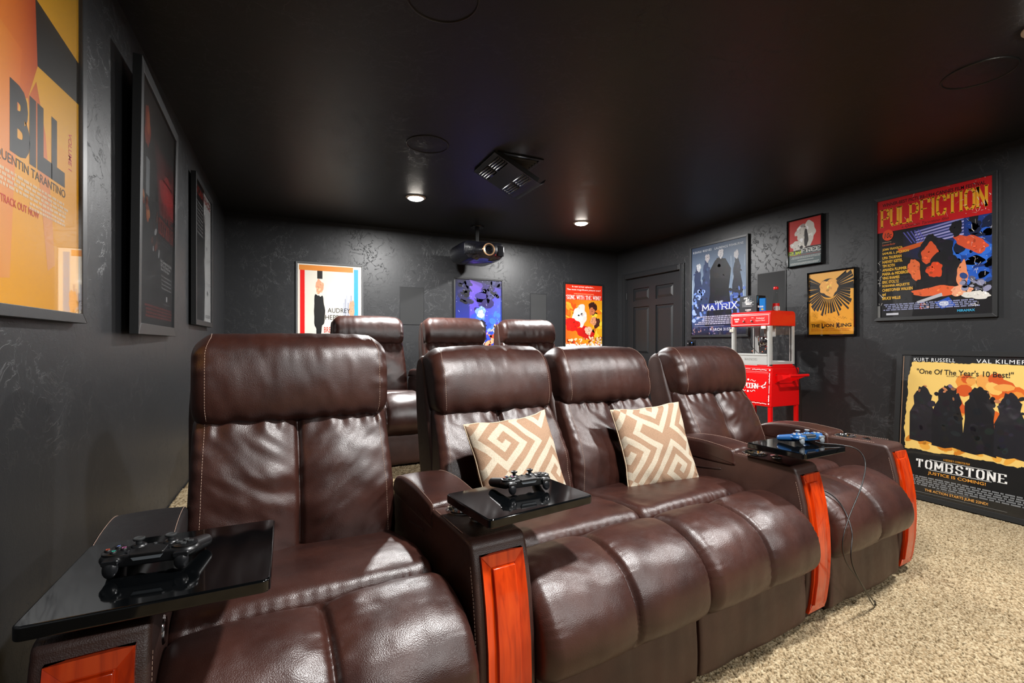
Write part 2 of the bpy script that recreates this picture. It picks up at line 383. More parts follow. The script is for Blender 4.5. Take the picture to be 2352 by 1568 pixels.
def lower(b, drop, lo):
    f = (lambda z: z - drop * np.clip((1.0 - z) / .12, 0, 1)) if lo else (lambda z: z - drop * np.clip((z - .66) / .18, 0, 1))
    b.v = [(v[0], v[1], float(f(v[2]))) for v in b.v]; b.G[..., 2] = f(b.G[..., 2])
def recl(b, rec, wid=1.0):
    """lean the piece further back, hinge at the seat"""
    sh_ = lambda y, z: y + rec * np.clip((z - .44) / .64, 0, 1)
    b.v = [(v[0] * (1 + (wid - 1) * min(max((v[2] - .6) / .3, 0), 1)), float(sh_(v[1], v[2])), v[2]) for v in b.v]
    b.G[..., 1] = sh_(b.G[..., 1], b.G[..., 2]); b.G[..., 0] *= (1 + (wid - 1) * np.clip((b.G[..., 2] - .6) / .3, 0, 1)); return b
def make_recliner(label, seed=0, lift=0.0, wr=1.0, group=None, lite=False, hwid=None, rec=0.0, wid=1.0, drop=0.0):
    root = thing('recliner', label, 'armchair', group=group)
    hs = (hwid or SH)
    q = 0.6 if lite else 1.0
    K = dict(M=int(120 * q), nU=int(126 * q), ne=9)
    ox = seed * 3.7
    # seat cushion (rear half)
    def d_seat(x, X, y, z, ny, nz):
        d = 0.010 * (1 - np.abs(X) ** 2.5) * np.clip(nz, 0, 1)
        d += 0.0022 * vnoise(x * 7 + ox, y * 11, seed) + 0.0012 * wr * vnoise(x * 16 + ox + y * 9, y * 55, seed) * gs(y - 0.2, 0.09)
        d += 0.0016 * np.sin(x * 190 + 3 * vnoise(x * 20, ox, 1)) * gs(y - 0.178, 0.018) * np.clip(nz + .3, 0, 1)
        d += 0.003 * vnoise(x * 22 + y * 14 + ox, y * 20 - x * 8, 5) * (gs(X - 0.95, 0.25) + gs(X + 0.95, 0.25))
        return d
    seat = soft([(.186, .455), (.192, .485), (.225, .505), (.32, .507), (.46, .488), (.60, .462), (.665, .45), (.68, .40), (.60, .34), (.40, .33), (.22, .36), (.188, .42)], hs, 0.035, disp=d_seat, **K)
    seat.o('seat_cushion', M_LEA, root, angle=180)
    # front roll / footrest pad
    def d_roll(x, X, y, z, ny, nz):
        fr = np.clip(-ny * 0.8 + nz * 0.9, 0, 1) ** .5
        g = gs(x, 0.009) * 0.018 + gs(x, 0.045) * 0.007
        d = (0.012 * puff(X) - g) * fr
        s = np.arctan2(z - .37, y - .03)
        d += 0.0022 * np.sin(s * 46 + 2.2 * vnoise(s * 9, ox, 2)) * gs(1 - np.abs(X), 0.16) * gs(s - 2.9, 0.9)
        d += 0.0016 * np.sin(s * 60 + 2 * vnoise(s * 9, ox, 7)) * gs(x, 0.03) * wr
        d += 0.0030 * vnoise(x * 6 + ox, y * 9, z * 9) + 0.0012 * wr * vnoise(x * 24 + ox, y * 40, z * 20)
        return d
    roll = soft([(.176, .468), (.165, .487), (.11, .508), (.03, .502), (-.05, .468), (-.105, .405), (-.122, .33), (-.105, .27), (-.06, .238), (.0, .236), (.06, .26), (.12, .34), (.172, .42)], hs, 0.04, disp=d_roll, **K)
    rl = roll.o('footrest', M_LEA, root, angle=180)
    # kick panel under the roll
    def d_kick(x, X, y, z, ny, nz):
        return 0.003 * vnoise(x * 9 + ox, z * 3, seed) + 0.0018 * vnoise(x * 26 + ox, z * 4 + x * 3, 3) + 0.004 * (1 - X ** 2)
    kick = soft([(-.052, .03), (-.062, .08), (-.06, .18), (-.045, .262), (.03, .27), (.05, .20), (.04, .03), (.0, .022)], hs - 0.006, 0.012, disp=d_kick, M=int(90 * q), nU=int(60 * q), ne=6)
    kick.o('kick_panel', M_VINYL, root, angle=180)
    # lower backrest: centre seam, drawn creases
    def d_back(x, X, y, z, ny, nz):
        f = np.clip(-ny * 1.2, 0, 1); ax = np.abs(x)
        d = (0.020 * puff(X) * gs(z - .62, .26) - gs(x, 0.008) * 0.019 - gs(x, 0.045) * 0.010)
        sg = np.where(x < 0, 1.0, -1.0)
        ph = z * 46 - ax * (13 + 5 * sg) + 2.2 * vnoise(x * 5 + ox, z * 7, 4)
        rid = np.sin(ph) * np.clip(.55 + 1.2 * vnoise(x * 5 + ox, z * 9 - ax * 4, 11), 0, 1)
        d += 0.0085 * wr * rid * np.exp(-ax / 0.13) * gs(z - .64, .24) * (1 - gs(x, .008))
        d += 0.0065 * wr * vnoise(x * 6 + ox, z * 13 + x * 6, 9) + 0.0016 * wr * vnoise(x * 20 + ox, z * 40 - ax * 25, 6)
        d += 0.0035 * np.sin(x * 95 + 3 * vnoise(x * 9, ox, 2)) * gs(z - .865, .03)
        d += 0.0030 * np.sin(z * 120) * gs(1 - np.abs(X), .07)
        return d * f
    wback = lambda z: 1.0 + 0.044 * np.clip((.70 - z) / .25, -0.9, 1)
    back = soft([(.655, .40), (.60, .44), (.588, .50), (.592, .60), (.622, .72), (.662, .82), (.70, .885), (.75, .90), (.80, .87), (.78, .72), (.74, .55), (.70, .42)], hs - 0.012, 0.03, disp=d_back, wf=wback, **K)
    lower(back, drop, False); recl(back, rec, wid); bk = back.o('backrest', M_LEA, root, angle=180)
    # headrest roll
    lf = lift
    def d_head(x, X, y, z, ny, nz):
        f = np.clip(-ny * .8 + nz * .7 + .25, 0, 1)
        d = 0.011 * (1 - np.abs(X) ** 3) * f + 0.0035 * vnoise(x * 6 + ox, z * 8, 2) * f
        d += 0.0055 * np.sin(z * 105 + 4 * vnoise(ox, z * 9, 1) + 4 * np.abs(X)) * gs(1 - np.abs(X), 0.13) * f * np.clip(.4 + vnoise(ox + 3, z * 14, X), 0, 1)
        d += 0.0035 * np.sin(x * 70 + 4 * vnoise(x * 5, ox, 3)) * gs(z - .875, .03) * np.clip(-ny, 0, 1)
        d += 0.0011 * wr * vnoise(x * 30 + ox, z * 16 + x * 8, 8) * f
        return d
    hc = [(.735, .862), (.69, .872), (.662, .91), (.660, .98 + lf * .4), (.682, 1.045 + lf), (.722, 1.088 + lf), (.775, 1.106 + lf), (.83, 1.098 + lf), (.868, 1.06 + lf), (.872, .98), (.84, .89), (.78, .86)]
    hfun = lambda z: 1 - 0.055 * np.clip((z - 1.04 - lf) / .06, 0, 1) ** 2 - 0.02 * np.clip((.93 - z) / .06, 0, 1)
    head = soft(hc, hs - 0.018, 0.046, disp=d_head, wf=hfun, **K)
    lower(head, drop, True); recl(head, rec, wid); hd = head.o('headrest', M_LEA, root, angle=180)
    # outer shell down both sides and behind
    sh = soft([(.655, .05), (.65, .30), (.665, .48), (.705, .66), (.755, .84), (.79, .98), (.80, 1.03 + lf), (.83, 1.07 + lf), (.885, 1.06 + lf), (.915, .99 + lf), (.905, .80), (.86, .50), (.82, .20), (.80, .05)], hs - 0.006, 0.022, M=70, nU=12, ne=5, wf=lambda z: 1 - .03 * np.clip((z - .9) / .2, 0, 1))
    recl(sh, rec, wid); sh.o('back_shell', M_VINYL, root, angle=180)
    # feet
    for sx in (-1, 1):
        for y in (.05, .70): MB().lathe([(.022, 0), (.026, .012), (.024, .06)], 14, T(sx * (hs - .08), y, 0)).o('foot', M_BLACK, root)
    MB().box(-hs + .03, hs - .03, .03, .66, .058, .34).o('base_frame', M_UNDER, root, smooth=False)
    # piping between the two halves and tan stitching
    if not lite:
        stitches(back, [-(hs - .045), hs - .045], lambda y, z, ny, nz: ny < -.35 and .44 < z < .88, 'stitching', M_THREAD, bk)
        stitches(head, [-(hs - .058), hs - .058], lambda y, z, ny, nz: (ny < -.1 or nz > .2) and z > .885 and y < .85, 'stitching', M_THREAD, hd)
    return root

def place(o, u, v=0, z=0): o.location = row(u, v, z); o.rotation_euler = (0, 0, TH); return o
place(make_recliner('brown leather recliner nearest the left wall, empty, no pillow on it', 1, lift=0.052, wr=1.35, rec=-.03, wid=1.02), 0.393)
place(make_recliner('brown leather recliner holding a pillow, behind the tray with the black controller on it', 2, lift=0.005, rec=.08, wid=.975, drop=.036), 1.2075)
place(make_recliner('brown leather recliner holding the pillow right beside the long armrest with blue controller', 3, rec=.075, wid=.985, drop=.034), 1.8475)
place(make_recliner('brown leather recliner at the right end of the front row, cable over its footrest', 4, rec=.06, drop=.034), 2.6525)
BX = [0.60, 1.365, 2.12]; BYo = 3.40; BPITCH = 0.765
bl = ['back row recliner in front of the cream poster with red and blue bars',
      'middle back row recliner, partly covering the blue space poster',
      'back row recliner nearest the tall red and orange poster']
for i, x in enumerate(BX):
    o = make_recliner(bl[i], 5 + i, lift=0.0, wr=1.1, lite=True, hwid=0.305); o.location = (x, BYo, RIS)

# ------------------------------------------------------------------ armrest consoles
M_DLEA = leather('black_brown_leather', '#151213', '#1c1819', 0.45)
AW = 0.083
FRONT = [(-.030, .022), (-.048, .08), (-.060, .18), (-.064, .28), (-.060, .38), (-.047, .48), (-.032, .55), (-.020, .595), (-.014, .607)]
def front_v(z): return float(np.interp(z, [p[1] for p in FRONT], [p[0] for p in FRONT]))
def arm_profile():
    p = list(FRONT); cx, cz, r = .036, .590 - .0, .042
    for k in range(1, 8):
        a = PI - (PI / 2) * k / 8; p.append((.016 + .030 * math.cos(a), .607 + .024 * math.sin(a)))
    p += [(.06, .632), (.12, .633), (.26, .633), (.34, .620), (.50, .620), (.60, .618), (.66, .60), (.70, .50), (.72, .30), (.72, .022)]
    d = []
    for i in range(len(p)):
        a, b = np.array(p[i]), np.array(p[(i + 1) % len(p)]); n = max(1, int(np.linalg.norm(b - a) / .03))
        for k in range(n): d.append(tuple(a + (b - a) * k / n))
    return d
def carve(me, cutters):
    """boolean the cup wells out of a mesh, keep the result as plain data"""
    o = bpy.data.objects.new('tmp', me); C.objects.link(o); cs = []
    for cm in cutters:
        c = bpy.data.objects.new('tmpc', cm); C.objects.link(c); cs.append(c)
        m = o.modifiers.new('b', 'BOOLEAN'); m.operation = 'DIFFERENCE'; m.object = c; m.solver = 'EXACT'
    dg = bpy.context.evaluated_depsgraph_get(); out = bpy.data.meshes.new_from_object(o.evaluated_get(dg))
    for x in cs + [o]: bpy.data.objects.remove(x, do_unlink=True)
    return out
CUP = (0.0, 0.215); KNOB = (0.0, 0.115)
prof = arm_profile()
bodyb = soft(prof, AW, 0.012, nU=6, ne=4, sharp=True)
bm_ = carve(bodyb.mesh(), [MB().lathe([(.043, .55), (.043, .66)], 40, T(CUP[0], CUP[1], 0)).mesh(), MB().lathe([(.014, .60), (.014, .66)], 24, T(KNOB[0], KNOB[1], 0)).mesh()])
def d_lid(x, X, y, z, ny, nz): return 0.006 * (1 - X ** 2) * np.clip(nz, 0, 1) + .0014 * vnoise(x * 12, y * 9, 1) + .0012 * np.sin(x * 120) * gs(y - .27, .02)
lidb = soft([(.266, .572), (.256, .60), (.262, .632), (.284, .648), (.42, .660), (.56, .656), (.64, .636), (.665, .61), (.655, .575), (.45, .568)], AW + .004, 0.013, M=90, nU=22, ne=5, disp=d_lid)
LID, BODY = None, None
def strip(za, zb, xa, xb, da, db, n=26, thick=.004):
    """curved slat that follows the arm's front, between heights za..zb; da/db = how proud at xa/xb"""
    m = MB(); zs = np.linspace(za, zb, n); vs = []
    for z in zs:
        f = front_v(z); vs += [(xa, f - da, z), (xb, f - db, z), (xb, f + thick, z), (xa, f + thick, z)]
    fs = [(0, 1, 2, 3), tuple((n - 1) * 4 + k for k in (3, 2, 1, 0))]
    for i in range(n - 1):
        for k in range(4): fs.append((i * 4 + k, i * 4 + (k + 1) % 4, (i + 1) * 4 + (k + 1) % 4, (i + 1) * 4 + k))
    return m.add(vs, fs)
def wood(parent, root):
    W = .061
    base = strip(.05, .598, -W, W, .003, .003); b = base.o('wood_panel', M_WOOD, parent)
    for xa, xb, da, db in ((-W, -W + .026, .011, .004), (W - .026, W, .004, .011)):
        strip(.05, .598, xa, xb, da, db).o('side_moulding', M_WOOD, b, angle=25)
    f = front_v(.575)
    for zt, zi in ((.598, .568), (.05, .077)):
        m = MB(); vs = [(-W, front_v(zt) - .0125, zt), (W, front_v(zt) - .0125, zt), (W - .026, front_v(zi) - .006, zi), (-W + .026, front_v(zi) - .006, zi)]
        vs += [(v[0], v[1] + .012, v[2]) for v in vs]
        m.add(vs, [(0, 1, 2, 3), (7, 6, 5, 4)] + [(k, k + 4, (k + 1) % 4 + 4, (k + 1) % 4) for k in range(4)]); m.o('end_moulding', M_WOOD, b, smooth=False)
    strip(.080, .565, -W + .029, W - .029, .013, .013, thick=0).o('raised_slat', M_WOOD, b, angle=25, bevel=.0012)
def make_console(label, u, tray=True, group=None):
    global LID, BODY
    root = thing('armrest_console', label, 'armrest', group=group); place(root, u)
    if BODY is None:
        BODY = bm_
        body = link('arm_body', BODY, M_VINYL, root, angle=50)
        LID = lidb.mesh(); lid = link('storage_lid', LID, M_LEA, root, angle=180)
    else:
        body = bpy.data.objects.new('arm_body', BODY); C.objects.link(body); body.parent = root
        lid = bpy.data.objects.new('storage_lid', LID); C.objects.link(lid); lid.parent = root
    b = MB()
    for sx in (-1, 1):
        i = int(np.argmin(abs(lidb.X - sx * (AW - .004)))); 
        dash(b, [tuple(lidb.G[i][j] + np.array([0, 0, .001])) for j in range(len(lidb.Q)) if lidb.NN[j, 1] > .3][::-1])
        dash(b, [(sx * (AW - .007), y, .6345) for y in np.linspace(.05, .25, 20)])
        dash(b, [(sx * (AW + .0006), front_v(z) + .012, z) for z in np.linspace(.05, .58, 40)], r=.0006)
    tag(b.o('stitching', M_THREAD, lid, smooth=False), None, kind='stuff')
    if u < .1: lid.data = lid.data.copy() if lid.data.users > 1 else lid.data; lid.material_slots[0].link = 'OBJECT'; lid.material_slots[0].material = M_DLEA
    wood(body, root)
    # chrome cup holder in the carved well
    c = MB().lathe([(.052, .6335), (.0515, .6365), (.048, .639), (.0445, .6375), (.0418, .632), (.0405, .585), (.038, .562), (.0, .560)], 48, T(CUP[0], CUP[1], 0), cap=False).o('cup_holder', M_CHROME, root)
    k = MB().lathe([(.020, .6335), (.0195, .637), (.017, .6385), (.0125, .637), (.012, .625), (0, .624)], 28, T(KNOB[0], KNOB[1], 0), cap=False).o('tray_socket', M_CHROME, root)
    if u < .1: # round recline switch on the inner side
        sw = MB().lathe([(0.0, .004), (.020, .005), (.026, .005), (.029, .002), (.030, 0.0)], 32, T(AW - .001, .13, .535) @ RY(PI / 2)).o('recline_button', M_CHROME, root)
    else:
        q = soft([(.34, .548), (.47, .530), (.475, .524), (.34, .541)], .0015, .0005, M=30, nU=3, ne=1)
        for v in range(len(q.v)): q.v[v] = (q.v[v][0] - AW - .0004, q.v[v][1], q.v[v][2])
        q.o('pocket_slit', M_PIPE, root, angle=180)
    MB().box(-AW + .02, AW - .02, 0.0, .66, 0.0, .03).o('arm_foot', M_UNDER, root, smooth=False)
    return root
make_console('armrest console against the left wall, under the large black tray', 0.0)
make_console('armrest console between the leftmost and second front recliners, with cherry wood front', 0.805)
make_console('armrest console under the tray with the blue controller', 2.25)
make_console('armrest console at the right end of the front row, no tray, open cup holder', 3.055)
# slimmer plain armrests of the back row
def back_arm(x, label):
    root = thing('padded_armrest', label, 'armrest', (x, BYo, RIS))
    soft([(-.04, .03), (-.05, .3), (-.03, .56), (.02, .60), (.30, .60), (.60, .60), (.68, .5), (.70, .03)], .066, .012, M=70, nU=5, ne=4).o('arm_body', M_VINYL, root, angle=180)
    lid = soft([(.10, .59), (.09, .62), (.11, .65), (.17, .668), (.40, .672), (.58, .66), (.63, .63), (.62, .59)], .071, .018, M=70, nU=10, ne=5).o('arm_lid', M_LEA, root, angle=180)
    MB().box(-.05, .05, 0.0, .64, 0.0, .04).o('arm_foot', M_UNDER, root, smooth=False)
for x, l in ((BX[0] - .3825, 'padded armrest of the back row, nearest the left wall'), (BX[0] + .3825, 'padded armrest of the back row between the leftmost and middle recliners'),
             (BX[1] + .3775, 'padded armrest of the back row between the middle and right recliners'), (BX[2] + .375, 'padded armrest at the right end of the back row')):
    back_arm(x, l)

# ------------------------------------------------------------------ swivel trays
def rrect(x0, x1, y0, y1, r, n=6):
    p = []
    for cx, cy, a0 in ((x1 - r, y1 - r, 0), (x0 + r, y1 - r, PI / 2), (x0 + r, y0 + r, PI), (x1 - r, y0 + r, 3 * PI / 2)):
        for k in range(n + 1): a = a0 + PI / 2 * k / n; p.append((cx + r * math.cos(a), cy + r * math.sin(a)))
    return p
def make_tray(label, corner_uv, size, ang, post_uv, top=.70, th=.024):
    """corner_uv: row coordinates of the near-left corner; ang: turn of the tray in the row's frame"""
    pu, pv = post_uv
    root = thing('swivel_tray', label, 'tray', row(pu, pv, .6385), (0, 0, TH), None)
    dx, dy = corner_uv[0] - pu, corner_uv[1] - pv
    s = MB().prism(rrect(0, size[0], 0, size[1], .014), top - th - .6385, top - .6385, T(dx, dy, 0) @ RZ(ang))
    s.o('tray_top', M_BGLOSS, root, angle=50, bevel=.0035, seg=3)
    MB().lathe([(.007, 0), (.007, top - th - .6385 + .001)], 18).o('chrome_post', M_CHROME, root)
    MB().lathe([(.0, .0), (.024, .0), (.024, .003), (.010, .006), (.0, .006)], 28).o('mount_plate', M_CHROME, root)
    MB().lathe([(.0, 0), (.035, 0), (.035, .006), (0, .006)], 28, T(0, 0, top - th - .6385 - .006)).o('mount_disc', M_BPL, root)
    return root
make_tray('glossy black tray nearest the left wall, carrying a black controller', (-.083, -.088), (.355, .330), math.radians(-4.5), (0.0, .115))
make_tray('glossy black tray in front of the two pillows, black controller on it', (.751, -.063), (.347, .245), math.radians(4.0), (.805, .115))
make_tray('glossy black tray beside the right end recliner, blue controller on it', (2.130, -.070), (.300, .252), math.radians(-1.5), (2.25, .115))
# ------------------------------------------------------------------ printed posters
M_PRINT = mat('poster_print', '#ffffff', 0.45, spec=0.3)
at = N(M_PRINT, 'ShaderNodeVertexColor', layer_name='ink'); LK(M_PRINT, at.outputs[0], BS(M_PRINT).inputs['Base Color'])
_txt = {}
def text_mesh(s, bold=0.0, shear=0.0, spacing=1.0):
    k = (s, bold, shear, spacing)
    if k in _txt: return _txt[k]
    cu = bpy.data.curves.new('t', 'FONT'); cu.body = s; cu.size = 1; cu.offset = bold; cu.shear = shear; cu.space_character = spacing
    cu.resolution_u = 3; cu.fill_mode = 'FRONT'
    o = bpy.data.objects.new('t', cu); C.objects.link(o)
    dg = bpy.context.evaluated_depsgraph_get(); me = bpy.data.meshes.new_from_object(o.evaluated_get(dg))
    V = np.array([v.co[:2] for v in me.vertices]); F = [tuple(p.vertices) for p in me.polygons]
    bpy.data.objects.remove(o, do_unlink=True); bpy.data.curves.remove(cu); bpy.data.meshes.remove(me)
    V -= V.min(0); _txt[k] = (V, F); return _txt[k]

# slab-serif capitals built from strokes
GL = {
 'A': ([[(0,0),(.5,1),(1,0)], [(.2,.33),(.8,.33)]], [(0,0),(1,0)]), 'B': ([[(0,0),(0,1),(.75,1),(1,.86),(1,.64),(.75,.52),(0,.52)], [(.75,.52),(1,.38),(1,.14),(.75,0),(0,0)]], [(-.06,0),(-.06,1)]),
 'C': ([[(1,.7),(1,.82),(.75,1),(.25,1),(0,.82),(0,.18),(.25,0),(.75,0),(1,.18),(1,.3)]], []), 'D': ([[(0,0),(0,1),(.7,1),(1,.8),(1,.2),(.7,0),(0,0)]], [(-.06,0),(-.06,1)]),
 'E': ([[(.9,.8),(.9,1),(0,1),(0,0),(1,0),(1,.2)], [(0,.5),(.7,.5)]], [(-.06,0),(-.06,1)]), 'F': ([[(1,.8),(1,1),(0,1),(0,0)], [(0,.5),(.7,.5)]], [(0,0),(-.06,1)]),
 'G': ([[(1,.72),(1,.82),(.75,1),(.25,1),(0,.82),(0,.18),(.25,0),(.75,0),(1,.18),(1,.45),(.6,.45)]], []), 'H': ([[(0,0),(0,1)], [(1,0),(1,1)], [(0,.5),(1,.5)]], [(0,0),(0,1),(1,0),(1,1)]),
 'I': ([[(.5,0),(.5,1)]], [(.5,0),(.5,1)]), 'J': ([[(.8,1),(.8,.15),(.55,0),(.2,0),(0,.15),(0,.3)]], [(.8,1)]), 'K': ([[(0,0),(0,1)], [(1,1),(.1,.45)], [(.3,.55),(1,0)]], [(0,0),(0,1),(1,1),(1,0)]),
 'L': ([[(0,1),(0,0),(1,0),(1,.22)]], [(0,1),(-.06,0)]), 'M': ([[(0,0),(0,1),(.5,.25),(1,1),(1,0)]], [(0,0),(0,1),(1,1),(1,0)]), 'N': ([[(0,0),(0,1),(1,0),(1,1)]], [(0,0),(0,1),(1,1)]),
 'O': ([[(.25,1),(0,.82),(0,.18),(.25,0),(.75,0),(1,.18),(1,.82),(.75,1),(.25,1)]], []), 'P': ([[(0,0),(0,1),(.75,1),(1,.86),(1,.58),(.75,.45),(0,.45)]], [(0,0),(-.06,1)]),
 'Q': ([[(.25,1),(0,.82),(0,.18),(.25,0),(.75,0),(1,.18),(1,.82),(.75,1),(.25,1)], [(.6,.25),(1,-.08)]], []), 'R': ([[(0,0),(0,1),(.75,1),(1,.86),(1,.62),(.75,.5),(0,.5)], [(.55,.5),(1,0)]], [(0,0),(-.06,1),(1,0)]),
 'S': ([[(.95,.75),(.95,.84),(.72,1),(.25,1),(.02,.84),(.02,.64),(.25,.53),(.75,.47),(1,.36),(1,.16),(.75,0),(.25,0),(0,.16),(0,.27)]], []), 'T': ([[(.5,0),(.5,1)], [(0,.78),(0,1),(1,1),(1,.78)]], [(.5,0)]),
 'U': ([[(0,1),(0,.18),(.25,0),(.75,0),(1,.18),(1,1)]], [(0,1),(1,1)]), 'V': ([[(0,1),(.5,0),(1,1)]], [(0,1),(1,1)]), 'W': ([[(0,1),(.27,0),(.5,.8),(.73,0),(1,1)]], [(0,1),(.5,1),(1,1)]),
 'X': ([[(0,1),(1,0)], [(1,1),(0,0)]], [(0,0),(0,1),(1,0),(1,1)]), 'Y': ([[(0,1),(.5,.5),(1,1)], [(.5,.5),(.5,0)]], [(0,1),(1,1),(.5,0)]), 'Z': ([[(0,.8),(0,1),(1,1),(0,0),(1,0),(1,.2)]], []),
}
NARROW = {'I': .3, ' ': .45, '.': .2, '"': .3, 'J': .8, 'M': 1.25, 'W': 1.35, '1': .35}

class Print:
    """flat ink laid out on a sheet of w x h metres, colours stored per face corner"""
    def __init__(s, w, h, bg): s.w, s.h = w, h; s.v = []; s.f = []; s.c = []; s.z = 0.0; s.rect(0, 0, 1, 1, bg)
    def poly(s, pts, col, cols=None, keep=False):
        if not keep: s.z += 0.000035
        o = len(s.v); s.v += [(min(max(x, 0), 1) * s.w, min(max(y, 0), 1) * s.h, s.z) for x, y in pts]; s.f.append(tuple(range(o, o + len(pts))))
        s.c.append([lin(c) for c in cols] if cols else [lin(col)] * len(pts)); return s
    def rect(s, x0, y0, x1, y1, col, keep=False): return s.poly([(x0, y0), (x1, y0), (x1, y1), (x0, y1)], col, keep=keep)
    def grad(s, pts, cols): return s.poly(pts, None, cols)
    def ell(s, cx, cy, rx, ry, col, n=24, rot=0, keep=False):
        P = []
        if n == 24 and not keep and rx > .038 and ry > .028:      # painterly mass: uneven outline, dabs of neighbouring tones
            R = random.Random(int(cx * 9173 + cy * 331)); ph = [R.uniform(0, 6) for _ in range(4)]
            def at_(q, a):
                m = q * (1 + .10 * math.sin(3 * a + ph[0]) + .08 * math.sin(5 * a + ph[1]) + .05 * math.sin(9 * a + ph[2]))
                x, y = rx * m * math.cos(a) * s.w, ry * m * math.sin(a) * s.h
                return (cx + (x * math.cos(rot) - y * math.sin(rot)) / s.w, cy + (x * math.sin(rot) + y * math.cos(rot)) / s.h)
            s.poly([at_(1, 2 * PI * k / 40) for k in range(40)], col); s.dabs([at_(R.uniform(.1, .92), R.uniform(0, 2 * PI)) for _ in range(12)], col, min(rx, ry * 1.4) * .26, R)
            return s
        for k in range(n):
            a = 2 * PI * k / n; x, y = rx * math.cos(a) * s.w, ry * math.sin(a) * s.h
            P.append((cx + (x * math.cos(rot) - y * math.sin(rot)) / s.w, cy + (x * math.sin(rot) + y * math.cos(rot)) / s.h))
        return s.poly(P, col, keep=keep)
    def mesh2(s, V, F, col, xf):
        s.z += 0.00007; o = len(s.v); s.v += [(*xf(x, y), s.z) for x, y in V]
        for f in F: s.f.append(tuple(i + o for i in f)); s.c.append([lin(col)] * len(f))
    def text(s, st, x, y, hgt, wid=None, col='#000000', bold=0.0, shear=0.0, align='l', rot=0, sp=1.0):
        """x,y = lower-left of the text box; hgt,wid in sheet fractions"""
        V, F = text_mesh(st, bold, shear, sp); W, H = V.max(0); H = max(H, .62)
        ky = hgt * s.h / H; kx = (wid * s.w / W) if wid else ky
        ox = {'l': 0, 'c': -W * kx / 2, 'r': -W * kx}[align]; cr, sr = math.cos(rot), math.sin(rot)
        s.mesh2(V, F, col, lambda a, b: (x * s.w + (a * kx + ox) * cr - b * ky * sr, y * s.h + (a * kx + ox) * sr + b * ky * cr))
    def slab(s, st, x, y, hgt, wid, col, T=.2, t=.12, serif=.36, tilt=0.0, hs=None, gap=.36):
        """slab-serif capitals; T = vertical stroke, t = horizontal stroke (fractions of a letter)"""
        ws = [NARROW.get(c, 1.0) for c in st]; tot = sum(ws) + gap * (len(st) - 1); k = wid * s.w / tot; cx = x * s.w; s.z += .00007; cl = lin(col)
        for q, ch in enumerate(st):
            cw = ws[q] * k; H = hgt * s.h * (hs[q] if hs else 1)
            if ch in GL:
                base = y * s.h + tilt * (cx - x * s.w)
                def XY(px, py): return (cx + px * cw, base + py * H)
                segs = [(a, b) for pl in GL[ch][0] for a, b in zip(pl[:-1], pl[1:])]
                for a, b in segs:
                    (x0, y0), (x1, y1) = XY(*a), XY(*b); L = math.hypot(x1 - x0, y1 - y0) + 1e-9; ux, uy = (x1 - x0) / L, (y1 - y0) / L
                    th = k * (T * abs(uy) + t * abs(ux)) * .5 * (1.0 if abs(uy) < .95 or abs(ux) > .3 else 1.0); e = k * .05
                    x0 -= ux * e; y0 -= uy * e; x1 += ux * e; y1 += uy * e; nx, ny = -uy * th, ux * th
                    o = len(s.v); s.v += [(x0 + nx, y0 + ny, s.z), (x0 - nx, y0 - ny, s.z), (x1 - nx, y1 - ny, s.z), (x1 + nx, y1 + ny, s.z)]; s.f.append((o, o + 1, o + 2, o + 3)); s.c.append([cl] * 4)
                for p in GL[ch][1]:
                    (x0, y0) = XY(*p); sw = k * serif * .5; sh = k * t * .5; o = len(s.v)
                    s.v += [(x0 - sw, y0 - sh, s.z), (x0 + sw, y0 - sh, s.z), (x0 + sw, y0 + sh, s.z), (x0 - sw, y0 + sh, s.z)]; s.f.append((o, o + 1, o + 2, o + 3)); s.c.append([cl] * 4)
            elif ch == '"':
                base = y * s.h + tilt * (cx - x * s.w); H = hgt * s.h
                def XY(px, py): return (cx + px * cw, base + py * H)
                for d in (.1, .8):
                    (x0, y0) = XY(d, .72); (x1, y1) = XY(d + .45, 1.02); o = len(s.v)
                    s.v += [(x0, y0, s.z), (x1, y0, s.z), (x1, y1, s.z), (x0, y1, s.z)]; s.f.append((o, o + 1, o + 2, o + 3)); s.c.append([cl] * 4)
            cx += cw + gap * k
    def credits(s, x0, x1, y0, y1, rows, col, seed=1, fill=.85, ragged=.12):
        """tight rows of tiny print"""
        R = random.Random(seed); s.z += .00005; hh = (y1 - y0) / rows; cl = lin(col)
        for r in range(rows):
            a = x0 + R.random() * ragged * (x1 - x0); e = x1 - R.random() * ragged * (x1 - x0); y = y0 + r * hh + hh * .15; H = hh * .62
            while a < e:
                wd = (x1 - x0) * R.uniform(.02, .07)
                n = max(1, int(wd / ((x1 - x0) * .0085)))
                for k in range(n):
                    xa = a + k * wd / n; xb = xa + wd / n * .72
                    o = len(s.v); s.v += [(p * s.w, q * s.h, s.z) for p, q in ((xa, y), (xb, y), (xb, y + H), (xa, y + H))]; s.f.append((o, o + 1, o + 2, o + 3)); s.c.append([cl] * 4)
                a += wd + (x1 - x0) * .010
    def blotch(s, x0, x1, y0, y1, n, cols, seed, r=.05, asp=1.0):
        R = random.Random(seed)
        for k in range(n):
            s.ell(R.uniform(x0, x1), R.uniform(y0, y1), r * R.uniform(.4, 1.2) * asp, r * R.uniform(.4, 1.2), R.choice(cols), n=9, rot=R.uniform(0, 3), keep=(k > 0 and k % 6 != 0))
    def scratch(s, n, seed, col='#e8e4dc', reg=(0, 1, 0, 1)):
        R = random.Random(seed)
        for k in range(n):
            x, y = R.uniform(*reg[:2]), R.uniform(*reg[2:]); a = R.uniform(0, PI); l = R.uniform(.005, .04); wd = R.uniform(.001, .004)
            dx, dy = math.cos(a) * l, math.sin(a) * l
            s.poly([(x, y), (x + wd, y + wd), (x + dx + wd, y + dy), (x + dx, y + dy)], col, keep=(k % 8 != 0))
